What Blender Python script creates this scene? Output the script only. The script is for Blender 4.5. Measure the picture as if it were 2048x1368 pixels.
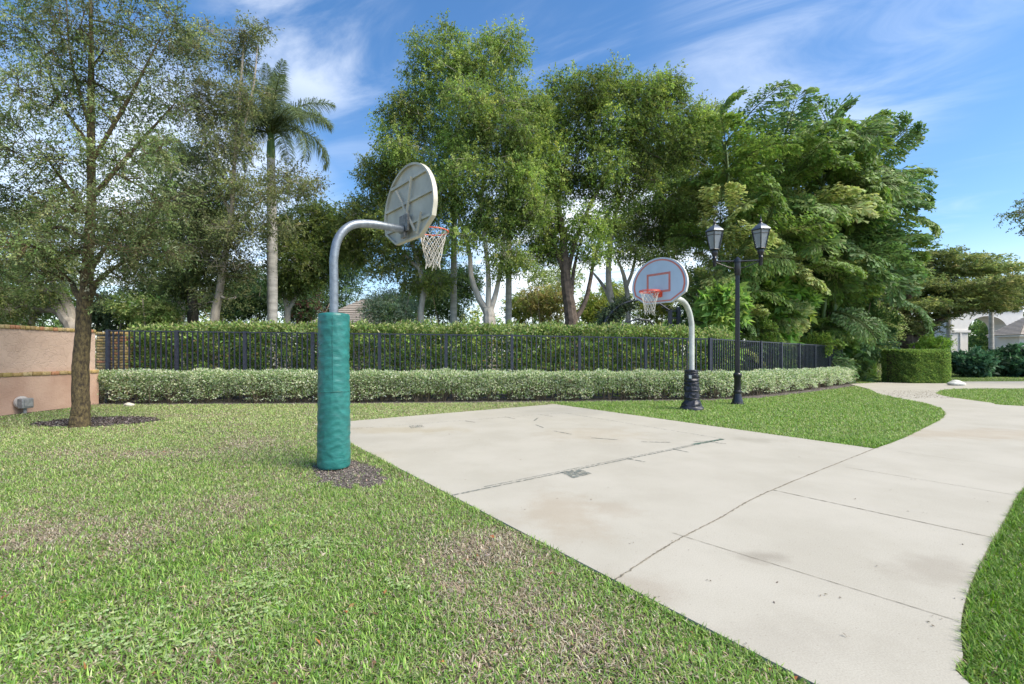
import bpy, bmesh, math, random
import numpy as np
from mathutils import Vector, Matrix, Euler
R = math.radians
rng = np.random.default_rng(11)
random.seed(5)
scene = bpy.context.scene
for o in list(bpy.data.objects): bpy.data.objects.remove(o)
C = scene.collection

# ------------------------------------------------------------------ camera
F, H, HZ, CX = 910.0, 1.40, 708.0, 1024.0          # focal (px of 2048), eye height, horizon row, centre column
cd = bpy.data.cameras.new('camera'); cam = bpy.data.objects.new('camera', cd); C.objects.link(cam)
cam.location = (0, 0, H); cam.rotation_euler = (R(90), 0, 0)
cd.sensor_width = 36; cd.lens = F/2048*36; cd.shift_y = (HZ-684)/2048
cd.clip_start = 0.05; cd.clip_end = 2000
scene.camera = cam
def W(x, y, d): return Vector(((x-CX)/F*d, d, H-(y-HZ)/F*d))          # a photo pixel at depth d
def G(x, y, z=0.0):                                                     # a photo pixel on the ground
    d = F*(H-z)/(y-HZ); return Vector(((x-CX)/F*d, d, z))

# ------------------------------------------------------------------ light, sky, exposure
SUN_AZ, SUN_EL = R(118), R(50)
w = bpy.data.worlds.new('World'); scene.world = w; w.use_nodes = True
nt = w.node_tree; nt.nodes.clear()
def nd(t, typ, **k):
    n = t.nodes.new(typ)
    for a, b in k.items():
        if a == 'ins':
            for i, v in b.items(): n.inputs[i].default_value = v
        else: setattr(n, a, b)
    return n
def ln(t, a, b): t.links.new(a, b)
sky = nd(nt, 'ShaderNodeTexSky', sky_type='NISHITA', sun_disc=False, sun_elevation=SUN_EL, sun_rotation=SUN_AZ, air_density=1.0, dust_density=0.6, ozone_density=2.5)
hsv = nd(nt, 'ShaderNodeHueSaturation', ins={'Saturation': 1.22, 'Value': 0.68})
ln(nt, sky.outputs[0], hsv.inputs['Color'])
tc = nd(nt, 'ShaderNodeTexCoord')
sep = nd(nt, 'ShaderNodeSeparateXYZ'); ln(nt, tc.outputs['Generated'], sep.inputs[0])
def M(t, op, a, b=None, c=None, clamp=False):
    n = t.nodes.new('ShaderNodeMath'); n.operation = op; n.use_clamp = clamp
    for i, v in enumerate((a, b, c)):
        if v is None: continue
        if isinstance(v, (int, float)): n.inputs[i].default_value = v
        else: t.links.new(v, n.inputs[i])
    return n.outputs[0]
zz = M(nt, 'MAXIMUM', sep.outputs[2], 0.0)
den = M(nt, 'ADD', zz, 0.12)
u = M(nt, 'DIVIDE', sep.outputs[0], den); v = M(nt, 'DIVIDE', sep.outputs[1], den)     # flat cloud layer
cmb = nd(nt, 'ShaderNodeCombineXYZ'); ln(nt, u, cmb.inputs[0]); ln(nt, v, cmb.inputs[1])
mr = nd(nt, 'ShaderNodeMapping'); mr.inputs['Rotation'].default_value = (0, 0, R(27)); ln(nt, cmb.outputs[0], mr.inputs[0])     # streaks run down-range to the left
mp = nd(nt, 'ShaderNodeMapping'); mp.inputs['Scale'].default_value = (0.8, 2.6, 1); mp.inputs['Location'].default_value = (0.35, 0.2, 0); ln(nt, mr.outputs[0], mp.inputs[0])
n1 = nd(nt, 'ShaderNodeTexNoise', ins={'Scale': 1.15, 'Detail': 9, 'Roughness': 0.58, 'Distortion': 0.9}); ln(nt, mp.outputs[0], n1.inputs[0])
mp2 = nd(nt, 'ShaderNodeMapping'); mp2.inputs['Location'].default_value = (4.3, 1.1, 0); ln(nt, cmb.outputs[0], mp2.inputs[0])
n2 = nd(nt, 'ShaderNodeTexNoise', ins={'Scale': 0.8, 'Detail': 4, 'Roughness': 0.5}); ln(nt, mp2.outputs[0], n2.inputs[0])
def smooth(t, x, a, b):
    n = nd(t, 'ShaderNodeMapRange', interpolation_type='SMOOTHSTEP'); n.inputs[1].default_value = a; n.inputs[2].default_value = b
    t.links.new(x, n.inputs[0]); return n.outputs[0]
cir = M(nt, 'MULTIPLY', smooth(nt, n1.outputs[0], 0.46, 0.80), smooth(nt, n2.outputs[0], 0.42, 0.66))
def blob(px, py, r0, r1):                    # a cloud bank round one direction of the sky
    d = (W(px, py, 1)-Vector((0, 0, H))).normalized()
    dp = nd(nt, 'ShaderNodeVectorMath', operation='DOT_PRODUCT'); nrm = nd(nt, 'ShaderNodeVectorMath', operation='NORMALIZE')
    ln(nt, tc.outputs['Generated'], nrm.inputs[0]); ln(nt, nrm.outputs[0], dp.inputs[0]); dp.inputs[1].default_value = d
    return smooth(nt, dp.outputs['Value'], math.cos(R(r1)), math.cos(R(r0)))
bank = M(nt, 'MULTIPLY', M(nt, 'MAXIMUM', blob(620, 40, 0, 11), M(nt, 'MULTIPLY', blob(1640, 40, 0, 17), .75)), smooth(nt, n1.outputs[0], 0.36, 0.70))
low = M(nt, 'MULTIPLY', blob(1180, 560, 0, 21), smooth(nt, n1.outputs[0], 0.2, 0.6))
low2 = M(nt, 'MULTIPLY', blob(330, 480, 0, 20), smooth(nt, n1.outputs[0], 0.2, 0.6))
hzn = M(nt, 'SUBTRACT', 1.0, smooth(nt, sep.outputs[2], 0.0, 0.22))
cl = M(nt, 'MAXIMUM', M(nt, 'MULTIPLY', cir, 0.45), M(nt, 'MULTIPLY', bank, 0.52))
cl = M(nt, 'MAXIMUM', cl, M(nt, 'MULTIPLY', low, 0.9)); cl = M(nt, 'MAXIMUM', cl, M(nt, 'MULTIPLY', low2, 0.7)); cl = M(nt, 'MAXIMUM', cl, M(nt, 'MULTIPLY', hzn, 0.5))
mix = nd(nt, 'ShaderNodeMix', data_type='RGBA'); ln(nt, cl, mix.inputs[0]); ln(nt, hsv.outputs[0], mix.inputs[6])
mix.inputs[7].default_value = (4.6, 4.75, 4.9, 1)
bg = nd(nt, 'ShaderNodeBackground', ins={'Strength': 0.12}); ln(nt, mix.outputs[2], bg.inputs[0])
wo = nd(nt, 'ShaderNodeOutputWorld'); ln(nt, bg.outputs[0], wo.inputs[0])
sl = bpy.data.lights.new('sun', 'SUN'); sl.energy = 2.4; sl.angle = R(38); sl.color = (1.0, 0.91, 0.77)
so = bpy.data.objects.new('sun', sl); C.objects.link(so)
sd = Vector((math.sin(SUN_AZ)*math.cos(SUN_EL), math.cos(SUN_AZ)*math.cos(SUN_EL), math.sin(SUN_EL)))
so.rotation_euler = (-sd).to_track_quat('-Z', 'Y').to_euler(); so.location = (10, -10, 30)
scene.view_settings.view_transform = 'Standard'; scene.view_settings.look = 'None'
scene.view_settings.gamma = 1; scene.view_settings.exposure = 1.5
scene.render.engine = 'CYCLES'
scene.cycles.max_bounces = 6; scene.cycles.diffuse_bounces = 4; scene.cycles.transmission_bounces = 4; scene.cycles.transparent_max_bounces = 8

# ------------------------------------------------------------------ helpers
def lin(r, g, b, k=1.0):
    f = lambda c: (c/255/12.92 if c/255 <= .04045 else ((c/255+.055)/1.055)**2.4)*k
    return (f(r), f(g), f(b), 1)
def tag(o, label=None, cat=None, group=None, kind=None):
    if label: o['label'] = label
    if cat: o['category'] = cat
    if group: o['group'] = group
    if kind: o['kind'] = kind
    return o
def empty(name, loc=(0, 0, 0), rz=0):
    o = bpy.data.objects.new(name, None); C.objects.link(o); o.location = loc; o.rotation_euler.z = rz; o.empty_display_size = .2
    return o
def link(name, me, mat, parent=None, loc=None):
    o = bpy.data.objects.new(name, me); C.objects.link(o)
    if mat and not me.materials: me.materials.append(mat)
    if parent: o.parent = parent
    if loc is not None: o.location = loc
    return o
def np_mesh(name, V, polys, cols=None, smooth=False):
    """V (n,3); polys: list of int arrays (m,k)"""
    me = bpy.data.meshes.new(name); V = np.asarray(V, np.float32)
    me.vertices.add(len(V)); me.vertices.foreach_set('co', V.ravel())
    loops = np.concatenate([p.ravel() for p in polys]).astype(np.int32)
    cnt = np.concatenate([np.full(len(p), p.shape[1]) for p in polys])
    start = np.concatenate([[0], np.cumsum(cnt)[:-1]]).astype(np.int32)
    me.loops.add(len(loops)); me.loops.foreach_set('vertex_index', loops)
    me.polygons.add(len(cnt)); me.polygons.foreach_set('loop_start', start)
    if smooth: me.polygons.foreach_set('use_smooth', np.ones(len(cnt), bool))
    if cols is not None:
        a = me.attributes.new('Col', 'FLOAT_COLOR', 'POINT'); c4 = np.ones((len(V), 4), np.float32); c4[:, :3] = cols
        a.data.foreach_set('color', c4.ravel())
    me.update(calc_edges=True)
    return me
def unit(a): return a/np.maximum(np.linalg.norm(a, axis=-1, keepdims=True), 1e-9)
class MB:
    def __init__(s): s.v = []; s.f = []
    def add(s, vs, fs):
        n = len(s.v); s.v += [tuple(p) for p in vs]; s.f += [tuple(i+n for i in f) for f in fs]; return s
    def box(s, a, b, m=None):
        (x0, y0, z0), (x1, y1, z1) = a, b
        vs = [Vector(p) for p in ((x0, y0, z0), (x1, y0, z0), (x1, y1, z0), (x0, y1, z0), (x0, y0, z1), (x1, y0, z1), (x1, y1, z1), (x0, y1, z1))]
        if m: vs = [m @ p for p in vs]
        return s.add(vs, [(3, 2, 1, 0), (4, 5, 6, 7), (0, 1, 5, 4), (1, 2, 6, 5), (2, 3, 7, 6), (3, 0, 4, 7)])
    def tube(s, pts, rad, n=12, caps=True, sy=1.0):
        P = [Vector(p) for p in pts]; k = len(P)
        rad = [rad]*k if isinstance(rad, (int, float)) else rad
        ref = None; vs = []
        for i in range(k):
            t = (P[min(i+1, k-1)]-P[max(i-1, 0)])
            if t.length < 1e-9: t = Vector((0, 0, 1))
            t.normalize()
            if ref is None: ref = Vector((1, 0, 0)) if abs(t.x) < .9 else Vector((0, 1, 0))
            a = ref-t*ref.dot(t); a.normalize(); ref = a; b = t.cross(a)
            for j in range(n):
                q = 2*math.pi*j/n; vs.append(P[i]+(a*math.cos(q)+b*math.sin(q)*sy)*rad[i])
        fs = [(i*n+j, i*n+(j+1) % n, (i+1)*n+(j+1) % n, (i+1)*n+j) for i in range(k-1) for j in range(n)]
        if caps: fs += [tuple(range(n-1, -1, -1)), tuple((k-1)*n+j for j in range(n))]
        return s.add(vs, fs)
    def lathe(s, prof, c=(0, 0, 0), n=20, rot=0):
        c = Vector(c); vs = []
        for r, z in prof:
            for j in range(n):
                q = 2*math.pi*j/n+rot; vs.append(c+Vector((r*math.cos(q), r*math.sin(q), z)))
        k = len(prof)
        fs = [(i*n+j, i*n+(j+1) % n, (i+1)*n+(j+1) % n, (i+1)*n+j) for i in range(k-1) for j in range(n)]
        fs += [tuple(range(n-1, -1, -1)), tuple((k-1)*n+j for j in range(n))]
        return s.add(vs, fs)
    def prism(s, poly, z0, z1, m=None):          # poly of 2-D points, extruded in z
        n = len(poly); vs = [Vector((x, y, z0)) for x, y in poly]+[Vector((x, y, z1)) for x, y in poly]
        if m: vs = [m @ p for p in vs]
        return s.add(vs, [tuple(range(n-1, -1, -1)), tuple(range(n, 2*n))]+[(i, (i+1) % n, (i+1) % n+n, i+n) for i in range(n)])
    def ring(s, outer, inner, z0, z1, m=None):
        n = len(outer); vs = []
        for z in (z0, z1):
            for L in (outer, inner): vs += [Vector((x, y, z)) for x, y in L]
        if m: vs = [m @ p for p in vs]
        fs = []
        for i in range(n):
            j = (i+1) % n
            fs += [(2*n+i, 2*n+j, 3*n+j, 3*n+i), (j, i, n+i, n+j), (i, j, 2*n+j, 2*n+i), (n+j, n+i, 3*n+i, 3*n+j)]
        return s.add(vs, fs)
    def mesh(s, name, sharp=35):
        me = bpy.data.meshes.new(name); me.from_pydata(s.v, [], s.f)
        bm = bmesh.new(); bm.from_mesh(me); bmesh.ops.recalc_face_normals(bm, faces=bm.faces); bm.to_mesh(me); bm.free()
        me.polygons.foreach_set('use_smooth', np.ones(len(me.polygons), bool)); me.set_sharp_from_angle(angle=R(sharp)); me.update(); return me
    def build(s, name, mat, parent=None, loc=None, bevel=0):
        o = link(name, s.mesh(name), mat, parent, loc)
        if bevel:
            m = o.modifiers.new('bevel', 'BEVEL'); m.width = bevel; m.segments = 2; m.limit_method = 'ANGLE'
        return o
def curve(pts, n=6):                              # Catmull-Rom through points (any dimension)
    P = np.array([list(p) for p in pts], float)
    if len(P) < 3: return [P[0]+(P[1]-P[0])*t for t in np.linspace(0, 1, n+1)]
    Q = np.vstack([2*P[0]-P[1], P, 2*P[-1]-P[-2]]); out = []
    for i in range(1, len(Q)-2):
        for t in np.linspace(0, 1, n, endpoint=False):
            a, b, c, d = Q[i-1], Q[i], Q[i+1], Q[i+2]
            out.append(.5*((2*b)+(-a+c)*t+(2*a-5*b+4*c-d)*t*t+(-a+3*b-3*c+d)*t**3))
    out.append(P[-1]); return out

# ------------------------------------------------------------------ materials
MATS = {}
def mat(name, base, rough=.6, metal=0.0, var=.15, scale=8, bump=0.0, bscale=60, spec=.5, second=None, stretch=(1, 1, 1), detail=6, coat=0):
    m = bpy.data.materials.new(name); m.use_nodes = True; t = m.node_tree; p = t.nodes['Principled BSDF']
    p.inputs['Roughness'].default_value = rough; p.inputs['Metallic'].default_value = metal; p.inputs['Specular IOR Level'].default_value = spec
    if coat: p.inputs['Coat Weight'].default_value = coat
    co = nd(t, 'ShaderNodeTexCoord'); mpn = nd(t, 'ShaderNodeMapping'); mpn.inputs['Scale'].default_value = stretch; ln(t, co.outputs['Object'], mpn.inputs[0])
    nz = nd(t, 'ShaderNodeTexNoise', ins={'Scale': scale, 'Detail': detail, 'Roughness': .6}); ln(t, mpn.outputs[0], nz.inputs[0])
    mx = nd(t, 'ShaderNodeMix', data_type='RGBA'); b = base
    mx.inputs[6].default_value = tuple(c*(1-var) for c in b[:3])+(1,)
    s2 = second or tuple(min(1, c*(1+var)) for c in b[:3])+(1,)
    mx.inputs[7].default_value = s2
    ln(t, smooth(t, nz.outputs[0], .3, .7), mx.inputs[0]); ln(t, mx.outputs[2], p.inputs['Base Color'])
    if bump:
        nb = nd(t, 'ShaderNodeTexNoise', ins={'Scale': bscale, 'Detail': 5}); ln(t, mpn.outputs[0], nb.inputs[0])
        bn = nd(t, 'ShaderNodeBump', ins={'Strength': bump, 'Distance': .02}); ln(t, nb.outputs[0], bn.inputs['Height']); ln(t, bn.outputs[0], p.inputs['Normal'])
    MATS[name] = m; return m
def leaf_mat(name, trans=.35, rough=.5, spec=.35):
    m = bpy.data.materials.new(name); m.use_nodes = True; t = m.node_tree; p = t.nodes['Principled BSDF']
    a = nd(t, 'ShaderNodeAttribute', attribute_name='Col'); ln(t, a.outputs['Color'], p.inputs['Base Color'])
    p.inputs['Roughness'].default_value = rough; p.inputs['Specular IOR Level'].default_value = spec
    tr = nd(t, 'ShaderNodeBsdfTranslucent'); ms = nd(t, 'ShaderNodeMixShader', ins={0: trans})
    hs = nd(t, 'ShaderNodeHueSaturation', ins={'Hue': .495, 'Saturation': 1.12, 'Value': 1.25}); ln(t, a.outputs['Color'], hs.inputs['Color']); ln(t, hs.outputs[0], tr.inputs[0])
    ln(t, p.outputs[0], ms.inputs[1]); ln(t, tr.outputs[0], ms.inputs[2]); ln(t, ms.outputs[0], t.nodes['Material Output'].inputs[0])
    return m
LEAF = leaf_mat('leaf', .48, .55, .25); GLOSSY = leaf_mat('glossy_leaf', .38, .5, .22); GRASS = leaf_mat('grass_blade', .3, .55, .3)
bark_grey = mat('grey_bark', (.30, .26, .21, 1), .9, var=.35, scale=5, bump=.6, bscale=25, stretch=(1, 1, .4))
bark_pale = mat('pale_bark', (.42, .38, .32, 1), .9, var=.3, scale=4, bump=.5, bscale=20, stretch=(1, 1, .4))
bark_brown = mat('brown_bark', (.06, .043, .03, 1), .95, var=.5, scale=30, bump=1.0, bscale=70, second=(.15, .115, .05, 1), stretch=(1, 1, .45))
bark_dark = mat('dark_bark', (.12, .09, .07, 1), .95, var=.4, scale=6, bump=.6, bscale=25)
stem_mat = mat('stem', (.14, .11, .07, 1), .9, var=.3)
palm_bark = mat('palm_bark', (.42, .405, .375, 1), .85, var=.22, scale=3, bump=.3, bscale=18, stretch=(.6, .6, 3))
green_stem = mat('green_stem', (.12, .20, .05, 1), .45, var=.25, scale=3, stretch=(1, 1, .3))
black_paint = mat('black_paint', (.012, .013, .02, 1), .35, var=.3, scale=20, coat=.2)
fence_paint = mat('fence_paint', (.026, .031, .052, 1), .36, var=.35, scale=14)

def pal(*cs): return [np.array(c[:3]) for c in cs]
def colours(n, palette, weights=None, jit=.18):
    p = np.array(palette); idx = rng.choice(len(p), n, p=weights)
    c = p[idx]*(1+rng.normal(0, jit, (n, 1)))*(1+rng.normal(0, .05, (n, 3)))
    return np.clip(c, .004, .9)
LB = 1.5
def rand_dirs(n): return unit(rng.normal(size=(n, 3)))
def leaves_np(P, D, N, L, Wd, fold=.12, droop=.1):
    n = len(P); L = np.broadcast_to(L, (n,))[:, None]; Wd = np.broadcast_to(Wd, (n,))[:, None]
    S = unit(np.cross(D, N)); N2 = np.cross(S, D)
    v1 = P+D*L*.45+S*Wd*.5+N2*Wd*fold; v3 = P+D*L*.45-S*Wd*.5+N2*Wd*fold; v2 = P+D*L-N2*L*droop
    return np.stack([P, v1, v2, v3], 1).reshape(-1, 3), np.arange(n*4).reshape(-1, 4)
def leaf_obj(name, P, D, L, Wd, cols, material, parent, up=.5, loc=None, fold=.12):
    if material in (LEAF, GLOSSY): cols = np.clip(cols*LB, .004, .85)
    n = len(P); N = unit(rand_dirs(n)+np.array([0, 0, up]))
    V, Fq = leaves_np(P, D, N, L, Wd, fold)
    return link(name, np_mesh(name, V, [Fq], np.repeat(cols, 4, 0)), material, parent, loc)

def clump_leaves(clumps, total, leaf, width, palette, weights=None, per=14, twig=.45, droop=.3, outer=.45, shape=1.0, cvar=.16, flat=1.0):
    """clumps: (centre, (rx,ry,rz)); twigs of leaves spread through each clump's volume"""
    area = np.array([(r[0]*r[2]) for c, r in clumps]); share = area/area.sum(); PP = []; DD = []; CC = []; TW = []
    for (c, r), s in zip(clumps, share):
        nt_ = max(4, int(total*s/per)); d = rand_dirs(nt_); rad = rng.random(nt_)**outer
        rad *= 1+rng.normal(0, .13, nt_)
        pos = np.array(c)+d*rad[:, None]*np.array(r)
        td = unit(d*np.array([1, 1, .7])*.7+rng.normal(0, .55, (nt_, 3))+np.array([0, 0, -droop])); td[:, 2] *= flat; td = unit(td)
        tl = twig*rng.uniform(.5, 1.3, nt_)
        TW.append((pos, td, tl))
        cc = colours(nt_, palette, weights, .08)*(1+rng.normal(0, cvar))
        k = np.linspace(.05, 1, per)
        q = pos[:, None, :]+td[:, None, :]*(tl[:, None]*k)[..., None]
        q[..., 2] -= (droop*.35*tl[:, None]*k**2)
        q += rng.normal(0, twig*.05, q.shape)
        ld = unit(td[:, None, :]*.55+rng.normal(0, .6, q.shape)+np.array([0, 0, -droop*.6])); ld[..., 2] *= (.4+.6*flat); ld = unit(ld)
        PP.append(q.reshape(-1, 3)); DD.append(ld.reshape(-1, 3)); CC.append(np.repeat(cc, per, 0))
    P = np.vstack(PP); D = np.vstack(DD); cc = np.vstack(CC); n = len(P)
    cc = np.clip(cc*(1+rng.normal(0, .16, (n, 1))), .004, .9)
    L = leaf*rng.uniform(.65, 1.25, n)
    return P, D, L, L*width/leaf, cc, TW
def tri_tubes(A, B, ra, rb):                      # many thin 3-sided twigs
    A = np.asarray(A); B = np.asarray(B); n = len(A); t = unit(B-A); ref = np.where(np.abs(t[:, :1]) < .8, np.array([[1., 0, 0]]), np.array([[0, 1., 0]]))
    a = unit(np.cross(t, ref)); b = np.cross(t, a); V = []
    for (Pt, r) in ((A, ra), (B, rb)):
        for q in (0, 2.094, 4.189): V.append(Pt+(a*math.cos(q)+b*math.sin(q))*np.reshape(r, (-1, 1)))
    V = np.stack(V, 1).reshape(-1, 3); o = (np.arange(n)*6)[:, None]
    return V, np.vstack([o+np.array([[0, 1, 4, 3]]), o+np.array([[1, 2, 5, 4]]), o+np.array([[2, 0, 3, 5]])])

def tree(name, label, cat, d, limbs, clumps, total, leaf, width, palette, weights=None, bark=None, group=None, per=14, twig=.45, droop=.3,
         outer=.45, depth=1.0, sub=6, material=None, twigs=.25, crown='crown', cvar=.16, flat=1.0, sat=2):
    """limbs: pixel polylines (x,y,width) at depth d; clumps: (x,y,rx,ry[,dd])"""
    b0 = limbs[0][0]; base = W(b0[0], b0[1], d); gx = base.x
    root = tag(empty(name, (gx, d, -.05)), label, cat, group); off = Vector((gx, d, -.05))
    mb = MB(); skel = []
    for li, L in enumerate(limbs):
        dd = 0 if li == 0 else rng.uniform(-.06, .3)
        pts = []
        for i, p in enumerate(L):
            if li and i == len(L)-1: p = (p[0], p[1], p[2]*.4)
            q = W(p[0], p[1], d); q.y += dd*i/max(1, len(L)-1)*(1+i*.5); pts.append((q.x, q.y, q.z, p[2]/F*d/2))
        if li == 0 and pts[0][2] > .3:        # carry the trunk down into the ground
            x, y, z, r = pts[0]; pts = [(x, y, -.08, r*1.3), (x, y, min(.3, z*.3), r*1.08)]+pts
        cv = curve(pts, 5)
        P = [Vector(c[:3])-off for c in cv]; rr = [max(.006, c[3]) for c in cv]
        for i in range(1, len(P)-1): P[i] += Vector(rng.normal(0, rr[i]*.035, 3))
        mb.tube(P, rr, 10 if rr[0] > .06 else 6); skel += [(Vector(c[:3]), max(.006, c[3])) for c in cv if c[2] > .8]
    more = []
    for c in clumps:
        if sat and min(c[2], c[3]) > 16:
            for _ in range(sat):
                q = rng.uniform(0, 6.283); k = rng.uniform(.95, 1.22); f = rng.uniform(.26, .42); more.append((c[0]+c[2]*k*math.cos(q), c[1]+c[3]*k*math.sin(q)*(.9 if math.sin(q) < 0 else .75), c[2]*f, c[3]*f))
    clumps = [(c[0], c[1], c[2]*(.86 if sat else 1), c[3]*(.86 if sat else 1))+tuple(c[4:]) for c in clumps]+more
    CL = []
    SK = np.array([s[0] for s in skel])
    for c in clumps:
        dd = c[4] if len(c) > 4 else rng.uniform(-.75, .75)*c[2]/F*d*depth*1.3
        q = W(c[0], c[1], d+dd); k = (d+dd)/F
        rx = c[2]*k; rz = c[3]*k; CL.append((tuple(q-off), (rx, rx*depth, rz)))
        i = int(np.argmin(np.linalg.norm((SK-np.array(q))*np.array([1, 1, 1.0])+np.array([0, 0, .35*rz])*0, axis=1)))
        a, r0 = skel[i]; r1 = min(r0*.6, .05); mid = (a+q)/2+Vector(rng.normal(0, .12, 3))*(q-a).length
        cv = curve([(*(a-off), r1), (*(mid-off), r1*.7), (*(q-off), r1*.45)], 4)
        mb.tube([Vector(x[:3]) for x in cv], [max(.005, x[3]) for x in cv], 5)
        for _ in range(sub if rx > .45 else 1):
            e = q+Vector(rand_dirs(1)[0]*np.array([rx, rx*depth, rz])*.9)
            m2 = (q+e)/2+Vector(rng.normal(0, .08, 3))*rx
            mb.tube([q-off, m2-off, e-off], [max(.006, r1*.4), max(.005, r1*.25), .004], 4, False)
    mb.build('trunk', bark or bark_grey, root)
    P, D, L, Wd, cc, TW = clump_leaves(CL, total, leaf, width, palette, weights, per, twig, droop, outer, cvar=cvar, flat=flat)
    cr = leaf_obj(crown, P, D, L, Wd, cc, material or LEAF, root)
    if twigs:
        A = np.vstack([t[0] for t in TW]); T = np.vstack([t[1] for t in TW]); tl = np.concatenate([t[2] for t in TW])
        k = rng.random(len(A)) < twigs; V, Fq = tri_tubes(A[k]-T[k]*tl[k][:, None]*.4, A[k]+T[k]*tl[k][:, None]*.8, np.full(k.sum(), .006), np.full(k.sum(), .002))
        link('twigs', np_mesh('twigs', V, [Fq]), bark or bark_grey, root)
    return root

# ------------------------------------------------------------------ ground and paving
GZ = -.028
def noise2(x, y, sc, seed, oct=4):
    r = np.random.default_rng(seed); v = np.zeros_like(x); a = 1; tot = 0
    for o in range(oct):
        for _ in range(5):
            an, ph = r.uniform(0, 6.28, 2); k = sc*2**o*r.uniform(.7, 1.4)
            v += a*np.sin(k*(x*math.cos(an)+y*math.sin(an))+ph)/5
        tot += a; a *= .6
    return v/tot*2.2
def inpoly(x, y, poly):
    r = np.zeros(len(x), bool); n = len(poly)
    for i in range(n):
        x1, y1 = poly[i][:2]; x2, y2 = poly[(i+1) % n][:2]
        if y1 == y2: continue
        c = ((y1 > y) != (y2 > y)) & (x < (x2-x1)*(y-y1)/(y2-y1)+x1); r ^= c
    return r
def polydist(x, y, pts):
    d = np.full(len(x), 1e9)
    for a, b in zip(pts[:-1], pts[1:]):
        ax, ay = a[:2]; bx, by = b[:2]; dx, dy = bx-ax, by-ay; t = np.clip(((x-ax)*dx+(y-ay)*dy)/(dx*dx+dy*dy+1e-9), 0, 1)
        d = np.minimum(d, np.hypot(x-ax-t*dx, y-ay-t*dy))
    return d
soil = mat('soil', (.07, .075, .03, 1), .95, var=.5, scale=.9, second=(.16, .14, .075, 1), bump=.6, bscale=35, detail=10)
g = MB(); S = 600
g.box((-S, -30, -1.5), (S, 900, GZ)); tag(g.build('ground', soil), kind='structure')

cL, cB, cR = G(628, 848), G(1110, 808), G(1750, 897)
cJ = G(1230, 1160)
jt = [Vector(p) for p in curve([cR, G(1545, 980), G(1440, 1036), G(1345, 1086), cJ], 5)]
cdir = (cJ-cL).normalized(); near = cJ+cdir*((cJ.y+1.6)/-cdir.y)
lawn1 = [Vector(p) for p in curve([G(1750, 897), G(1802, 878), G(1850, 855), G(1882, 838), G(1889, 827), G(1880, 817), G(1850, 807), G(1800, 797), G(1765, 790), G(1750, 785), G(1738, 778)], 4)]
grass3 = [Vector(p) for p in curve([(7.6, 6.3, 0), G(2048, 972), G(2010, 1035), G(1962, 1120), G(1933, 1190), G(1922, 1245), G(1926, 1310), G(1940, 1368), (2.02, 1.2, 0), (2.35, 0, 0), (2.7, -1.6, 0)], 4)]
patch2 = [Vector(p) for p in curve([(26, 20, 0), G(2048, 776.3), G(1960, 776.5), G(1896, 778), G(1873, 785), G(1886, 791), G(1920, 797), G(1980, 805), G(2048, 812), (18, 10.5, 0)], 4)]
court_poly = [cL, cB]+jt
path_poly = jt[::-1]+lawn1[1:]+[G(1715, 772), G(1700, 768), G(1765, 764.5), G(1905, 763), Vector((30, 23.6, 0)), Vector((60, 24, 0)), Vector((60, 20, 0))]+patch2+[Vector((26, 8, 0)), Vector((14, 6.9, 0))]+grass3+[near]
concrete = mat('concrete', (.402, .380, .318, 1), .82, var=.04, scale=1.1, bump=.12, bscale=240, second=(.433, .411, .350, 1), detail=9, spec=.25)
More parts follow.
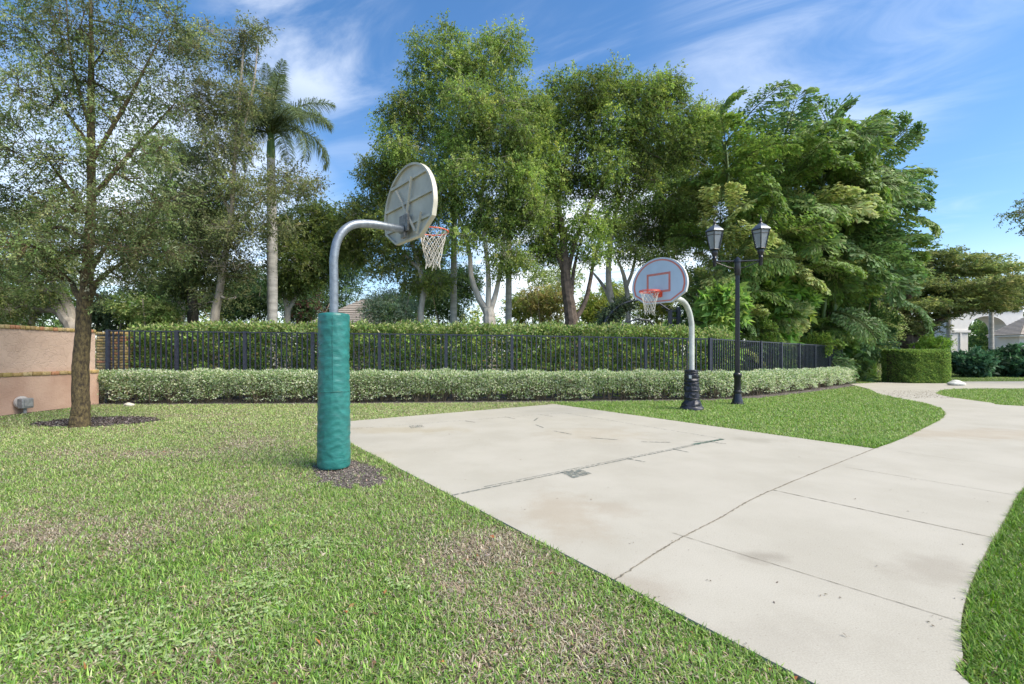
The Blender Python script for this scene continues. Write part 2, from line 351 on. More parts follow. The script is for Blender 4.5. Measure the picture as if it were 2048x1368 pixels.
def concrete_nodes():
    t = concrete.node_tree; p = t.nodes['Principled BSDF']; src = p.inputs['Base Color'].links[0].from_socket
    co = nd(t, 'ShaderNodeTexCoord')
    fine = nd(t, 'ShaderNodeTexNoise', ins={'Scale': 130, 'Detail': 3}); ln(t, co.outputs['Object'], fine.inputs[0])
    m1 = nd(t, 'ShaderNodeMix', data_type='RGBA', blend_type='MULTIPLY', ins={0: .8}); ln(t, src, m1.inputs[6])
    rp = nd(t, 'ShaderNodeMapRange'); rp.inputs[1].default_value = .3; rp.inputs[2].default_value = .7; rp.inputs[3].default_value = .80; rp.inputs[4].default_value = 1.06
    ln(t, fine.outputs[0], rp.inputs[0]); ln(t, rp.outputs[0], m1.inputs[7])
    pit = nd(t, 'ShaderNodeTexVoronoi', ins={'Scale': 34}); ln(t, co.outputs['Object'], pit.inputs[0]); sel = nd(t, 'ShaderNodeSeparateColor'); ln(t, pit.outputs['Color'], sel.inputs[0])
    pf = M(t, 'MULTIPLY', M(t, 'SUBTRACT', 1.0, smooth(t, pit.outputs['Distance'], .08, .22)), M(t, 'GREATER_THAN', sel.outputs[0], .80))
    brm = nd(t, 'ShaderNodeMapping'); brm.inputs['Rotation'].default_value = (0, 0, R(36)); ln(t, co.outputs['Object'], brm.inputs[0]); br2 = nd(t, 'ShaderNodeMapping'); br2.inputs['Scale'].default_value = (1.2, 90, 1); ln(t, brm.outputs[0], br2.inputs[0])
    brn = nd(t, 'ShaderNodeTexNoise', ins={'Scale': 1.5, 'Detail': 3}); ln(t, br2.outputs[0], brn.inputs[0]); bmp = nd(t, 'ShaderNodeBump', ins={'Strength': .25, 'Distance': .006}); ln(t, brn.outputs[0], bmp.inputs['Height']); ln(t, p.inputs['Normal'].links[0].from_socket, bmp.inputs['Normal']); ln(t, bmp.outputs[0], p.inputs['Normal'])
    mpit = nd(t, 'ShaderNodeMix', data_type='RGBA', ins={7: (.22, .20, .165, 1)}); ln(t, M(t, 'MULTIPLY', pf, .45), mpit.inputs[0]); ln(t, m1.outputs[2], mpit.inputs[6])
    # rusty, ochre and dirty stains where the slab has them
    cur = mpit.outputs[2]
    big = nd(t, 'ShaderNodeTexNoise', ins={'Scale': 2.2, 'Detail': 6, 'Roughness': .65}); ln(t, co.outputs['Object'], big.inputs[0])
    for (c, rx, ry, col, k) in ((G(1120, 1025), .5, .8, lin(190, 150, 95), .35), (G(800, 860), 1.6, .6, lin(205, 180, 110), .38), (G(1520, 1113), .22, .14, lin(120, 105, 85), .6), (G(1860, 1140), .45, .3, lin(150, 135, 115), .45),
                                (G(1230, 1020), .3, .3, lin(175, 140, 95), .3), (G(1960, 868), 3.2, .8, lin(205, 170, 120), .38), (G(1280, 1180), .35, .25, lin(165, 135, 105), .35), (G(1520, 880), .5, .3, lin(170, 165, 145), .5), (G(1190, 868), 1.2, 1.0, lin(205, 175, 120), .28),
                                (G(740, 915), .5, .4, lin(205, 175, 105), .3), (G(1540, 1290), .8, .3, lin(165, 155, 140), .3)):
        mpn = nd(t, 'ShaderNodeMapping', vector_type='POINT'); mpn.inputs['Location'].default_value = (-c.x/rx, -c.y/ry, 0); mpn.inputs['Scale'].default_value = (1/rx, 1/ry, 0)
        ln(t, co.outputs['Object'], mpn.inputs[0]); le = nd(t, 'ShaderNodeVectorMath', operation='LENGTH'); ln(t, mpn.outputs[0], le.inputs[0])
        f = M(t, 'SUBTRACT', 1.0, smooth(t, M(t, 'ADD', le.outputs['Value'], M(t, 'MULTIPLY', M(t, 'SUBTRACT', big.outputs[0], .5), 1.8)), .2, 1.0)); f = M(t, 'MULTIPLY', f, k*.55)
        mm = nd(t, 'ShaderNodeMix', data_type='RGBA', blend_type='MIX'); ln(t, f, mm.inputs[0]); ln(t, cur, mm.inputs[6]); mm.inputs[7].default_value = tuple(x*.50 for x in col[:3])+(1,); cur = mm.outputs[2]
    ln(t, cur, p.inputs['Base Color'])
concrete_nodes()
def slab(name, poly):
    bm = bmesh.new(); vs = [bm.verts.new((p[0], p[1], 0)) for p in poly]; f = bm.faces.new(vs)
    if f.normal.z < 0: f.normal_flip()
    r = bmesh.ops.extrude_face_region(bm, geom=[f]); 
    for e in r['geom']:
        if isinstance(e, bmesh.types.BMVert): e.co.z = -.09
    bmesh.ops.recalc_face_normals(bm, faces=bm.faces); bmesh.ops.triangulate(bm, faces=[f for f in bm.faces if len(f.verts) > 4])
    me = bpy.data.meshes.new(name); bm.to_mesh(me); bm.free(); return tag(link(name, me, concrete), kind='structure')
slab('basketball_court', court_poly); slab('footpath', path_poly)
def strip_mb(mb, pts, wd, z, jit=0.0):
    P = [Vector((p[0], p[1])) for p in pts]; n = len(P); vs = []
    for i in range(n):
        t = (P[min(i+1, n-1)]-P[max(i-1, 0)]).normalized(); s = Vector((-t.y, t.x)); ww = wd*(1+rng.normal(0, jit)); c = P[i]+s*rng.normal(0, wd*jit*.6)
        vs += [(*(c+s*ww/2), z), (*(c-s*ww/2), z)]
    mb.add(vs, [(2*i, 2*i+1, 2*i+3, 2*i+2) for i in range(n-1)])
def subdiv(a, b, n=30): return [Vector(a).lerp(Vector(b), i/n) for i in range(n+1)]
joint_m = mat('joint_dirt', (.19, .17, .13, 1), .95, var=.5, scale=25)
mb = MB(); strip_mb(mb, [Vector(p) for p in curve(jt, 8)], .010, .004, .35); tag(mb.build('expansion_joint', joint_m), kind='structure')
for a, b, wd in ((G(1545, 980), G(1984, 1075), .008), (G(1345, 1066), G(1918, 1243), .004), (G(1690, 934), G(2040, 992), .005), (G(1795, 903), G(2048, 938), .004), (G(1880, 842), G(2300, 880), .004)):
    mb = MB(); strip_mb(mb, subdiv(a, b, 60), wd, .003, .3); tag(mb.build('control_joint', joint_m), kind='structure')
def worn(name, col, lo=.42, hi=.6, sc=22):
    m = mat(name, col, .8, var=.25, scale=30); t = m.node_tree; p = t.nodes['Principled BSDF']
    co = nd(t, 'ShaderNodeTexCoord'); nz = nd(t, 'ShaderNodeTexNoise', ins={'Scale': sc, 'Detail': 8, 'Roughness': .7}); ln(t, co.outputs['Object'], nz.inputs[0])
    ln(t, M(t, 'MULTIPLY', smooth(t, nz.outputs[0], lo, hi), .8), p.inputs['Alpha']); return m
paint_m = worn('worn_paint', (.13, .155, .14, 1), .36, .60); paint_f = worn('faded_paint', (.16, .18, .165, 1), .44, .62); paint_g = worn('green_paint', (.07, .17, .12, 1), .35, .55)
def marking(pts, wd, m, n=40):
    mb = MB()
    for a, b in zip(pts[:-1], pts[1:]): strip_mb(mb, subdiv(a, b, n), wd, .005, .12)
    tag(mb.build('court_marking', m), kind='structure')
k0, k1, k2, k3 = G(905, 991), G(1448, 878.5), G(1128, 826), G(690, 859)
perp = Vector((-(k1-k0).y, (k1-k0).x, 0)).normalized()
marking([k0, k1], .028, paint_m, 120); marking([k0+perp*.055+(k1-k0)*.08, k1+perp*.045], .014, paint_m, 80)
marking([k1, k2], .022, paint_f, 60); marking([k2, k3], .02, paint_f, 60); marking([G(1385, 889), k1], .06, paint_g, 20)
for a, b in (((1250, 917), (1290, 924)), ((1346, 898), (1377, 905)), ((1388, 884), (1425, 882)), ((1420, 884), (1452, 888)), ((1072, 850), (1087, 856)), ((1068, 842), (1076, 836)), ((1107, 862), (1143, 869)), ((1183, 876), (1235, 880)),
             ((1282, 884), (1341, 885)), ((1010, 834), (1030, 838)), ((1080, 830), (1105, 833)), ((930, 842), (950, 845))): marking([G(*a), G(*b)], .035, paint_m, 10)
def patch(quad, m):
    mb = MB(); mb.add([(p.x, p.y, .006) for p in quad], [(0, 1, 2, 3)]); tag(mb.build('court_marking', m), kind='structure')
patch([G(1120, 945), G(1160, 939), G(1184, 948), G(1147, 957)], paint_m); patch([G(817, 852), G(843, 850), G(850, 854), G(822, 857)], paint_f)

# mulch beds
mulch_m = mat('mulch', (.085, .068, .06, 1), .95, var=.5, scale=40, bump=.8, bscale=80, second=(.19, .165, .15, 1))
tree_c = G(160, 850, GZ)
def ellipse(c, rx, ry, n=48, j=.04, rot=0): 
    out = []
    for i in range(n):
        q = 2*math.pi*i/n; r = 1+rng.normal(0, j); x, y = rx*r*math.cos(q), ry*r*math.sin(q); out.append(Vector((c[0]+x*math.cos(rot)-y*math.sin(rot), c[1]+x*math.sin(rot)+y*math.cos(rot), 0)))
    return out
ring_poly = ellipse((tree_c.x+.05, tree_c.y+.35), 1.12, .72)
post_c = Vector((-2.215, 5.66, 0)); pd = Vector((.755, .655, 0)).normalized(); ps = Vector((-pd.y, pd.x, 0))
ring2_poly = ellipse((post_c.x+.12+cdir.x*.22, post_c.y-.06+cdir.y*.22), .74, .34, j=.12, rot=math.atan2(cdir.y, cdir.x))
HB = [(170, 809), (450, 808), (700, 807), (1000, 804), (1150, 803), (1400, 800), (1500, 795), (1600, 784), (1690, 771.5), (1715, 767)]
hb = [G(x, y, GZ) for x, y in HB]
bed_poly = [p+Vector((0, -.22, 0)) for p in hb[:5]]+[p+Vector((.15, -.35, 0)) for p in hb[5:]]+[p+Vector((-.2, 2.6, 0)) for p in hb[::-1]]
for nm, poly, z in (('tree_mulch_ring', ring_poly, GZ+.012), ('post_mulch_bed', ring2_poly, GZ+.012), ('hedge_bed', bed_poly, GZ+.008)):
    bm = bmesh.new(); f = bm.faces.new([bm.verts.new((p.x, p.y, z)) for p in poly]); f.normal_update()
    if f.normal.z < 0: f.normal_flip()
    bmesh.ops.triangulate(bm, faces=bm.faces[:]); me = bpy.data.meshes.new(nm); bm.to_mesh(me); bm.free(); tag(link(nm, me, mulch_m), kind='structure')
def chips(name, lab, poly, n, size, palette, z, keep=None, mat_=None):
    xs = [p[0] for p in poly]; ys = [p[1] for p in poly]; x = rng.uniform(min(xs), max(xs), n); y = rng.uniform(min(ys), max(ys), n); k = inpoly(x, y, poly) & ~inpoly(x, y, court_poly)
    x, y = x[k], y[k]; n = len(x); P = np.stack([x, y, np.full(n, z)+rng.uniform(0, .018, n)], 1); D = unit(rand_dirs(n)*np.array([1, 1, .35]))
    return tag(leaf_obj(name, P, D, size*rng.uniform(.4, 1.5, n), size*.45, colours(n, palette, None, .3), mat_ or GRASS, None, 2.0), lab, 'mulch', kind='stuff')
mp_ = pal((.10, .08, .07), (.20, .17, .15), (.05, .04, .035), (.30, .27, .25))
chips('mulch_chips', 'dark mulch chips round the foot of the near tree', ring_poly, 9000, .05, mp_, GZ+.012); chips('mulch_chips', 'grey-brown mulch chips round the green padded post', ring2_poly, 4500, .028, mp_+pal((.36, .31, .26), (.33, .29, .24), (.40, .36, .30)), GZ+.012); chips('mulch_chips', 'dark mulch chips along the low hedge', bed_poly, 26000, .06, mp_, GZ+.01)

# ------------------------------------------------------------------ lawn
DRY = [(70, 1060, .75, .55, 1.0), (230, 1070, .5, .35, .8), (960, 1090, .45, .38, 1.25), (900, 1160, .35, .25, .9), (1010, 1210, .38, .26, .8), (330, 905, .9, .4, .9), (120, 905, .9, .5, .6), (520, 885, 1.2, .7, .55), (1150, 1300, .5, .3, .7), (860, 1130, .3, .2, .7), (450, 1010, .7, .5, .55), (1090, 1110, .35, .2, .5), (380, 830, 1.2, .4, .5), (1000, 1330, .4, .25, .5)]
def lawn(bands):
    XS = []; 
    for (d0, d1, dens) in bands:
        wmax = 1.16*d1+.3; n = int(dens*(d1-d0)*2*wmax)
        x = rng.uniform(-wmax, wmax, n); y = rng.uniform(d0, d1, n); k = np.abs(x) < 1.16*y+.3
        XS.append(np.stack([x[k], y[k]], 1))
    for e, sgn, dn in (([cL, near], 1, 900), (grass3, -1, 700), (lawn1, 1, 300), ([cB, cR], 1, 250)):            # tufts creeping up to the slab edges
        for a, b in zip(e[:-1], e[1:]):
            ax_, ay, bx, by = a[0], a[1], b[0], b[1]; Le = math.hypot(bx-ax_, by-ay); m = int(Le*dn); t = rng.random(m); o = rng.uniform(.004, .035, m)
            for sg in (1, -1): XS.append(np.stack([ax_+(bx-ax_)*t-sg*(by-ay)/Le*o, ay+(by-ay)*t+sg*(bx-ax_)/Le*o], 1))
    X = np.vstack(XS); x, y = X.T
    k = ~inpoly(x, y, court_poly) & ~inpoly(x, y, path_poly) & ~inpoly(x, y, ring_poly) & ~inpoly(x, y, bed_poly) & ~(inpoly(x, y, ring2_poly) & (rng.random(len(x)) < .95))
    k &= ~((x < -11.5) & (y > 3)) & ((y < 24.5) | (x > 12))
    edge = np.minimum(polydist(x, y, grass3), polydist(x, y, [cL, near])); k &= ~(edge < np.where(x > 1.2, .020, .005))
    x, y = x[k], y[k]; n = len(x)
    left = (y < 15) & inpoly(x, y, [cL, near, Vector((-40, -2, 0)), Vector((-40, 14, 0)), cB+Vector((-.1, .6, 0)), cB])
    dry = np.zeros(n)
    for (px, py, rx, ry, a) in DRY:
        c = G(px, py); dry = np.maximum(dry, a*np.exp(-((x-c.x)/rx)**2-((y-c.y)/ry)**2))
    dry += .28*noise2(x, y, 3.2, 3)+.20*noise2(x, y, 11, 4, 3); pdry = np.clip(np.where(left, .28+dry*.62+np.clip((y-3)/9, 0, 1)*.15, .06+.09*dry), .02, .93)
    isdry = rng.random(n) < pdry
    far = np.clip(y/4.5, 1, 2.3)
    L = rng.uniform(.026, .060, n)*np.where(isdry, .85, 1)*(1+.3*(~left))*np.clip(y/8, 1, 1.1)*np.clip(1+.3*noise2(x, y, 7, 21, 3), .6, 1.5); Wd = rng.uniform(.0034, .0068, n)*far
    k2 = rng.random(n) < .5
    az = rng.uniform(0, 6.283, n)+.6*noise2(x, y, 9, 8, 2); tilt = np.where(isdry, rng.uniform(.9, 1.5, n), np.clip(rng.normal(.98, .38, n), .1, 1.5))
    hz = np.stack([np.cos(az), np.sin(az), 0*az], 1); D1 = hz*np.sin(tilt*.75)[:, None]+np.array([0, 0, 1])*np.cos(tilt*.75)[:, None]
    t2 = tilt*1.35; D2 = hz*np.sin(t2)[:, None]+np.array([0, 0, 1])*np.cos(t2)[:, None]
    S = np.stack([-np.sin(az), np.cos(az), 0*az], 1); B = np.stack([x, y, np.full(n, GZ)+rng.uniform(-.003, .012, n)], 1)
    m = B+D1*(L*.5)[:, None]; tip = m+D2*(L*.5)[:, None]; h = (Wd/2)[:, None]
    V = np.stack([B-S*h*.8, B+S*h*.8, m+S*h, m-S*h, tip], 1).reshape(-1, 3); o = (np.arange(n)*5)[:, None]
    green = colours(n, pal((.17, .325, .05), (.25, .40, .08), (.12, .24, .045), (.34, .46, .13), (.22, .33, .12)), [.3, .25, .15, .15, .15], .2)
    g3 = x > 2; dk = g3 & (y < 7); green[dk] *= np.array([.70, .76, .55])
    pale = colours(n, pal((.46, .50, .24), (.38, .45, .19)), None, .15); isp = (left & (rng.random(n) < np.clip(.06+(y-3)/10, .06, .6))) | (~left & (x > 0) & (y > 7.5) & (rng.random(n) < .22)); green[isp] = pale[isp]
    straw = colours(n, pal((.46, .40, .29), (.36, .30, .21), (.54, .49, .38), (.24, .19, .13)), [.35, .25, .25, .15], .2)
    col = np.where(isdry[:, None], straw, green)
    return tag(link('lawn_grass', np_mesh('lawn_grass', V, [o+np.array([[0, 1, 2, 3]]), o+np.array([[3, 2, 4]])], np.repeat(col, 5, 0)), GRASS), 'short green lawn with straw-coloured dry patches', 'grass', kind='stuff')
lawn([(1.2, 3, 14000), (3, 5, 10500), (5, 8, 6000), (8, 13, 3000), (13, 18, 1700), (18, 34, 500)])
# bright clover patches
cx_ = []
for px, py, rx, ry, n in ((622, 1090, .35, .09, 90), (640, 1085, .2, .1, 40), (540, 1165, .28, .10, 110), (500, 1160, .1, .08, 40), (270, 1240, .35, .13, 80), (330, 1290, .4, .12, 90), (520, 1220, .16, .07, 60), (180, 1275, .25, .1, 70), (800, 1165, .1, .06, 25), (590, 1030, .16, .06, 30), (60, 1290, .2, .1, 50), (400, 1270, .3, .1, 40)):
    c = G(px, py); cx_.append(np.stack([c.x+rng.normal(0, rx*.55, n), c.y+rng.normal(0, ry*.8, n), rng.uniform(-.018, .006, n)], 1))
Pc = np.vstack(cx_); n = len(Pc); az = rng.uniform(0, 6.28, n); PP = []; DD = []
for k in range(3):
    a = az+k*2.094; PP.append(Pc); DD.append(unit(np.stack([np.cos(a), np.sin(a), rng.uniform(-.05, .3, n)], 1)))
n3 = 3*n; tag(leaf_obj('clover_patch', np.vstack(PP), np.vstack(DD), rng.uniform(.014, .026, n3), .018, colours(n3, pal((.31, .44, .16), (.40, .50, .24)), None, .1), GRASS, None, 3.0), 'pale green clover patches in the near lawn', 'clover', kind='stuff')
# fallen leaves on the lawn, bits on the paving
n = 1500; y = 1.7+9*rng.random(n)**1.7; x = rng.uniform(-1.15, 1.15, n)*y; k = ~inpoly(x, y, court_poly) & ~inpoly(x, y, path_poly) & (x > -11.4); x, y = x[k], y[k]; n = len(x)
tag(leaf_obj('fallen_leaves', np.stack([x, y, rng.uniform(-.03, -.002, n)], 1), unit(rand_dirs(n)*np.array([1, 1, .4])), rng.uniform(.02, .06, n), rng.uniform(.012, .028, n), colours(n, pal((.30, .17, .09), (.22, .13, .08), (.45, .33, .22), (.40, .16, .07), (.52, .45, .38)), None, .2), GRASS, None, 1.5), 'brown fallen leaves scattered over the lawn', 'leaves', kind='stuff')
pts = [(1640, 1190), (1550, 1200), (1680, 1197), (1380, 1100), (1560, 1165), (1360, 1240), (1420, 1163), (1950, 998), (1985, 1006), (1710, 998), (1343, 1083), (1500, 1290), (1690, 1275), (1860, 1250), (1930, 1090), (1115, 996), (1050, 1020), (1180, 1000), (1240, 895), (900, 868), (960, 880), (1040, 920), (870, 905), (1500, 905), (1600, 915), (1450, 940), (1830, 960), (1900, 1245)]
pts += [(rng.uniform(760, 2000), rng.uniform(850, 1330)) for _ in range(26)]
Pb = []; 
for a, b in pts:
    c = G(a, b)
    if inpoly(np.array([c.x]), np.array([c.y]), court_poly)[0] or inpoly(np.array([c.x]), np.array([c.y]), path_poly)[0]: Pb += [(c.x+rng.normal(0, .012), c.y+rng.normal(0, .012), .006) for _ in range(rng.integers(1, 3))]
for _ in range(900):                                    # dark seeds dropped on the path by the clipped hedges
    c = G(1755+rng.beta(1.6, 2, 1)[0]*190, 781+rng.random()*16); Pb.append((c.x, c.y, .008))
Pb = np.array(Pb); kk = inpoly(Pb[:, 0], Pb[:, 1], court_poly) | inpoly(Pb[:, 0], Pb[:, 1], path_poly); Pb = Pb[kk]; n = len(Pb)
tag(leaf_obj('path_litter', Pb, unit(rand_dirs(n)*np.array([1, 1, .15])), rng.uniform(.007, .022, n)*np.clip(Pb[:, 1]/6, 1, 2.2), .009*np.clip(Pb[:, 1]/6, 1, 2.2), colours(n, pal((.10, .07, .05), (.16, .12, .08), (.07, .06, .05)), None, .3), GRASS, None, 3.0), 'dark seeds and crumbs scattered on the concrete', 'litter', kind='stuff')

# ------------------------------------------------------------------ basketball hoops
galv = mat('galvanised_steel', (.22, .25, .28, 1), .40, .5, var=.18, scale=18, bump=.06, bscale=50)
white_steel = mat('white_painted_steel', (.48, .50, .47, 1), .5, var=.16, scale=6, bump=.05)
board_back = mat('cream_metal', (.50, .475, .385, 1), .5, var=.14, scale=3.5, bump=.05, bscale=30)
board_front = mat('pale_blue_board', (.45, .56, .66, 1), .4, var=.06, scale=3)
edge_white = mat('board_edge', (.60, .61, .60, 1), .45, var=.08)
salmon = mat('salmon_paint', (.55, .19, .15, 1), .5, var=.1)
orange = mat('orange_rim', (.62, .12, .045, 1), .45, var=.3, scale=20)
orange_b = mat('bright_orange_rim', (.70, .10, .05, 1), .4, var=.15, scale=20)
cord = mat('net_cord', (.58, .56, .50, 1), .9, var=.15, scale=40)
rust = mat('bracket_steel', (.22, .21, .19, 1), .6, .5, var=.4, scale=20)
pad_m = mat('green_vinyl', (.016, .145, .132, 1), .42, var=.18, scale=6, bump=.15, bscale=25, second=(.026, .19, .172, 1), stretch=(1, 1, 3))
wrap_m = mat('black_vinyl', (.022, .023, .034, 1), .42, var=.4, scale=12, bump=.25, bscale=30)
def fan(scx=1.0, n=28):
    o = [(-.34, 0), (.34, 0), (.66, .20), (.70, .36)]+[(.70*math.cos(a), .40+.64*math.sin(a)) for a in np.linspace(.03, math.pi-.03, n)]+[(-.70, .36), (-.66, .20)]
    cx, cz = 0, .48; return [(cx+(a-cx)*scx, cz+(b-cz)*scx) for a, b in o]
def place(xb, zb):                   # board plane: (y, z) -> local (xb, y, zb)
    return Matrix(((0, 0, 1, xb), (1, 0, 0, 0), (0, 1, 0, zb), (0, 0, 0, 1)))
def net_mb(r0, r1, h, n=12, rows=7, tw=.0042, loops=True):
    mb = MB()
    for s in (1, -1):
        for k in range(n):
            pts = []
            for i in range(rows*2+1):
                t = i/(rows*2); q = 2*math.pi*(k/n)+s*t*math.pi*rows/n; rr = r0+(r1-r0)*(t**.62)+.006*math.sin(9*t+k)
                pts.append((rr*math.cos(q), rr*math.sin(q), -h*t*(1+.03*math.sin(k*2.1))))
            mb.tube(pts, tw, 5)
    for k in range(n): mb.tube([(r1*math.cos(2*math.pi*k/n), r1*math.sin(2*math.pi*k/n), -h), (r1*1.1*math.cos(2*math.pi*k/n+.1), r1*1.1*math.sin(2*math.pi*k/n+.1), -h-.03-.02*(k % 3))], tw*1.2, 5)
    return mb
def hoop(name, label, base, ang, pole_pts, pole_r, polemat, xb, zb, front, rimz, rimr, netlen, rimmat, braces=True):
    root = tag(empty(name, (base.x, base.y, GZ), ang), label, 'basketball hoop', 'basketball hoops facing each other across the court')
    root.location.z = 0
    pc = curve(pole_pts, 6); mb = MB(); mb.tube(pc, pole_r, 20); mb.build('pole', polemat, root)
    bd = MB(); bd.prism(fan(), -.012, .012, place(xb, zb)); b = bd.build('backboard', front, root)
    fl = MB(); fl.ring(fan(1.0), fan(.965), -.045, -.0125, place(xb, zb)); fl.ring(fan(1.012), fan(1.0005), -.047, .016, place(xb, zb)); fl.build('edge_flange', edge_white if front is board_front else board_back, b)
    rb = MB()
    for z, hw in ((.22, .62), (.53, .665), (.83, .49)): rb.box((xb-.042, -hw, zb+z-.018), (xb-.0125, hw, zb+z+.018))
    rb.build('rib', board_back, b)
    for (y0, z0, y1, z1) in ((-.14, .84, .05, .12), (.30, .76, -.26, .06), (-.40, .30, -.30, .03)):
        br = MB(); a = Vector((xb-.055, y0, zb+z0)); e = Vector((xb-.055, y1, zb+z1)); dv = (e-a).normalized(); q = Matrix.Translation((a+e)/2) @ dv.to_track_quat('Z', 'X').to_matrix().to_4x4()
        br.box((-.011, -.016, -(e-a).length/2), (.011, .016, (e-a).length/2), q); br.build('brace', board_back, b)
    bk = MB(); bk.box((xb-.10, -.12, zb+.10), (xb-.068, .12, zb+.34)); bk.box((xb-.115, -.05, zb+.02), (xb-.0685, .05, zb+.099)); bk.build('mounting_bracket', rust if front is board_back else white_steel, root, bevel=.004)
    xr = xb+.15+rimr; rm = MB(); n = 40; R0 = rimr
    ringp = [(xr+R0*math.cos(2*math.pi*i/n), R0*math.sin(2*math.pi*i/n), rimz) for i in range(n+1)]
    rm.tube(ringp, .0095, 10, False)
    rm.box((xb+.013, -.075, rimz-.10), (xb+.022, .075, rimz+.06)); rm.box((xb+.0225, -.06, rimz-.008), (xb+.17, .06, rimz+.004))
    for s in (1, -1): rm.tube([(xb+.03, s*.07, rimz-.09), (xb+.09, s*.10, rimz-.045), (xr-R0*.80, s*R0*.62, rimz-.006)], .008, 8)
    if front is board_front:                       # the double ring and solid neck of the near-facing rim
        rm.tube([(xr+R0*math.cos(2*math.pi*i/n), R0*math.sin(2*math.pi*i/n), rimz+.024) for i in range(n+1)], .008, 10, False)
        rm.box((xb+.0225, -.11, rimz-.09), (xb+.04, .11, rimz+.03)); rm.prism([(xb+.04, -.11), (xb+.20, -.085), (xb+.20, .085), (xb+.04, .11)], rimz+.008, rimz+.016)
    rim = rm.build('rim', rimmat, root)
    net_mb(R0*.97, R0*.44, netlen).build('net', cord, rim, (xr, 0, rimz-.012))
    return root, b
u = Vector((.755, .655, 0)); ANG = math.atan2(u.y, u.x)
near_hoop, nb_ = hoop('basketball_hoop', 'galvanised gooseneck basketball hoop with green padded post, cream fan backboard seen from behind', post_c, ANG,
    [(0, 0, -.3), (0, 0, 1.2), (0, 0, 2.30), (0, 0, 2.60), (.06, 0, 2.86), (.22, 0, 3.04), (.46, 0, 3.105), (.75, 0, 3.115), (.93, 0, 3.115)], .052, galv, 1.045, 2.98, board_back, 3.175, .222, .47, orange)
far_c = Vector((4.54, 11.5, 0))
far_hoop, fb_ = hoop('basketball_hoop', 'white gooseneck basketball hoop with pale blue fan backboard with salmon lines, black wrapped base', far_c, ANG+math.pi,
    [(0, 0, -.3), (0, 0, 1.0), (0, 0, 1.95), (.02, 0, 2.2), (.16, 0, 2.50), (.42, 0, 2.69), (.75, 0, 2.74), (1.30, 0, 2.74), (1.42, 0, 2.74)], .068, white_steel, 1.53, 2.575, board_front, 2.80, .225, .44, orange_b)
far_hoop['label'] = 'white gooseneck basketball hoop with salmon-lined pale blue backboard and black wrapped base'
mk = MB(); mk.ring(fan(.945), fan(.885), .0135, .0165, place(1.53, 2.575)); mk.build('border_line', salmon, fb_)
def rect(w_, z0, z1): return [(-w_, z0), (w_, z0), (w_, z1), (-w_, z1)]
mk = MB(); mk.ring(rect(.305, .24, .69), rect(.255, .29, .64), .0135, .0165, place(1.53, 2.575)); mk.build('target_square', salmon, fb_)
def wrinkled(prof, n, amp, seed, fold=8):
    r = np.random.default_rng(seed); mb = MB(); Z = np.linspace(0, 1, len(prof)); vs = []
    ph = r.uniform(0, 6.28, (7, 2)); fr = np.stack([r.integers(1, 5, 7), r.uniform(6, 28, 7)*fold/8], 1)
    out = []
    for i, (rad, z) in enumerate(prof):
        ring = []
        for j in range(n):
            q = 2*math.pi*j/n; d = sum(math.sin(fr[m][0]*q+ph[m][0]+2.0*math.sin(q+ph[m][1]))*math.sin(fr[m][1]*z+ph[m][1]+1.6*math.sin(q*2+ph[m][0])) for m in range(7))/7
            d2 = 1-2*abs(d)**.6; rr = rad*(1+0)+amp*d2*min(1, i/4, (len(prof)-1-i)/4)
            ring.append((rr*math.cos(q), rr*math.sin(q), z))
        out += ring
    k = len(prof); fs = [(i*n+j, i*n+(j+1) % n, (i+1)*n+(j+1) % n, (i+1)*n+j) for i in range(k-1) for j in range(n)]+[tuple(range(n-1, -1, -1)), tuple((k-1)*n+j for j in range(n))]
    return mb.add(out, fs)
zs = np.linspace(.0, 1, 110)
prof = [(.15, -.005), (.183, .004)]+[(.188+.003*math.sin(7*z)-.008*z, .02+z*1.86) for z in zs]+[(.172, 1.895), (.14, 1.905), (.058, 1.905)]
pad = wrinkled(prof, 96, .008, 3, 11).build('pad', pad_m, near_hoop)
seam = MB(); sa = math.atan2(-post_c.y, -post_c.x)-ANG-.05
seam.tube([(.1885*math.cos(sa+.03*math.sin(3*z)), .1885*math.sin(sa+.03*math.sin(3*z)), z) for z in np.linspace(.95, 1.86, 18)], .004, 6)
seam.tube([(.194*math.cos(sa-1.3+q), .194*math.sin(sa-1.3+q), .945+.004*math.sin(5*q)) for q in np.linspace(0, 2.6, 30)], .003, 6); seam.build('seam', pad_m, pad)
# black wrap of the far hoop: sagging folds tied round the pole
prof = []
for i, z in enumerate(np.linspace(0, 1, 120)):
    base_r = .15+.025*(1-z)+.10*max(0, 1-z/.26)**1.0
    prof.append((base_r+.016*abs(math.sin(z*23+1.2*math.sin(z*9)))-.004, .0+z*1.0))
prof = [(.12, -.01)]+prof+[(.10, 1.005), (.074, 1.005)]
wrap = wrinkled(prof, 72, .024, 8, 10).build('pad', wrap_m, far_hoop)
for z, r_ in ((.93, .172), (.66, .185), (.50, .188), (.30, .20)):
    tp = MB(); tp.tube([(r_*math.cos(q), r_*math.sin(q), z+.02*math.sin(q+z*9)) for q in np.linspace(0, 6.283, 40)], .010, 6, False); tp.build('strap', wrap_m, wrap)
qa = math.atan2(-far_c.y, -far_c.x)-(ANG+math.pi)
lb = MB(); lb.add([(.180*math.cos(qa-.35+a*.35), .180*math.sin(qa-.35+a*.35), z) for z in (.79, .87) for a in (0, 1)]+[(.186*math.cos(qa-.35+a*.35), .186*math.sin(qa-.35+a*.35), z) for z in (.79, .87) for a in (0, 1)], [(0, 1, 3, 2), (4, 6, 7, 5), (0, 4, 5, 1), (2, 3, 7, 6), (0, 2, 6, 4), (1, 5, 7, 3)]); lb.build('pale_patch', edge_white, wrap)

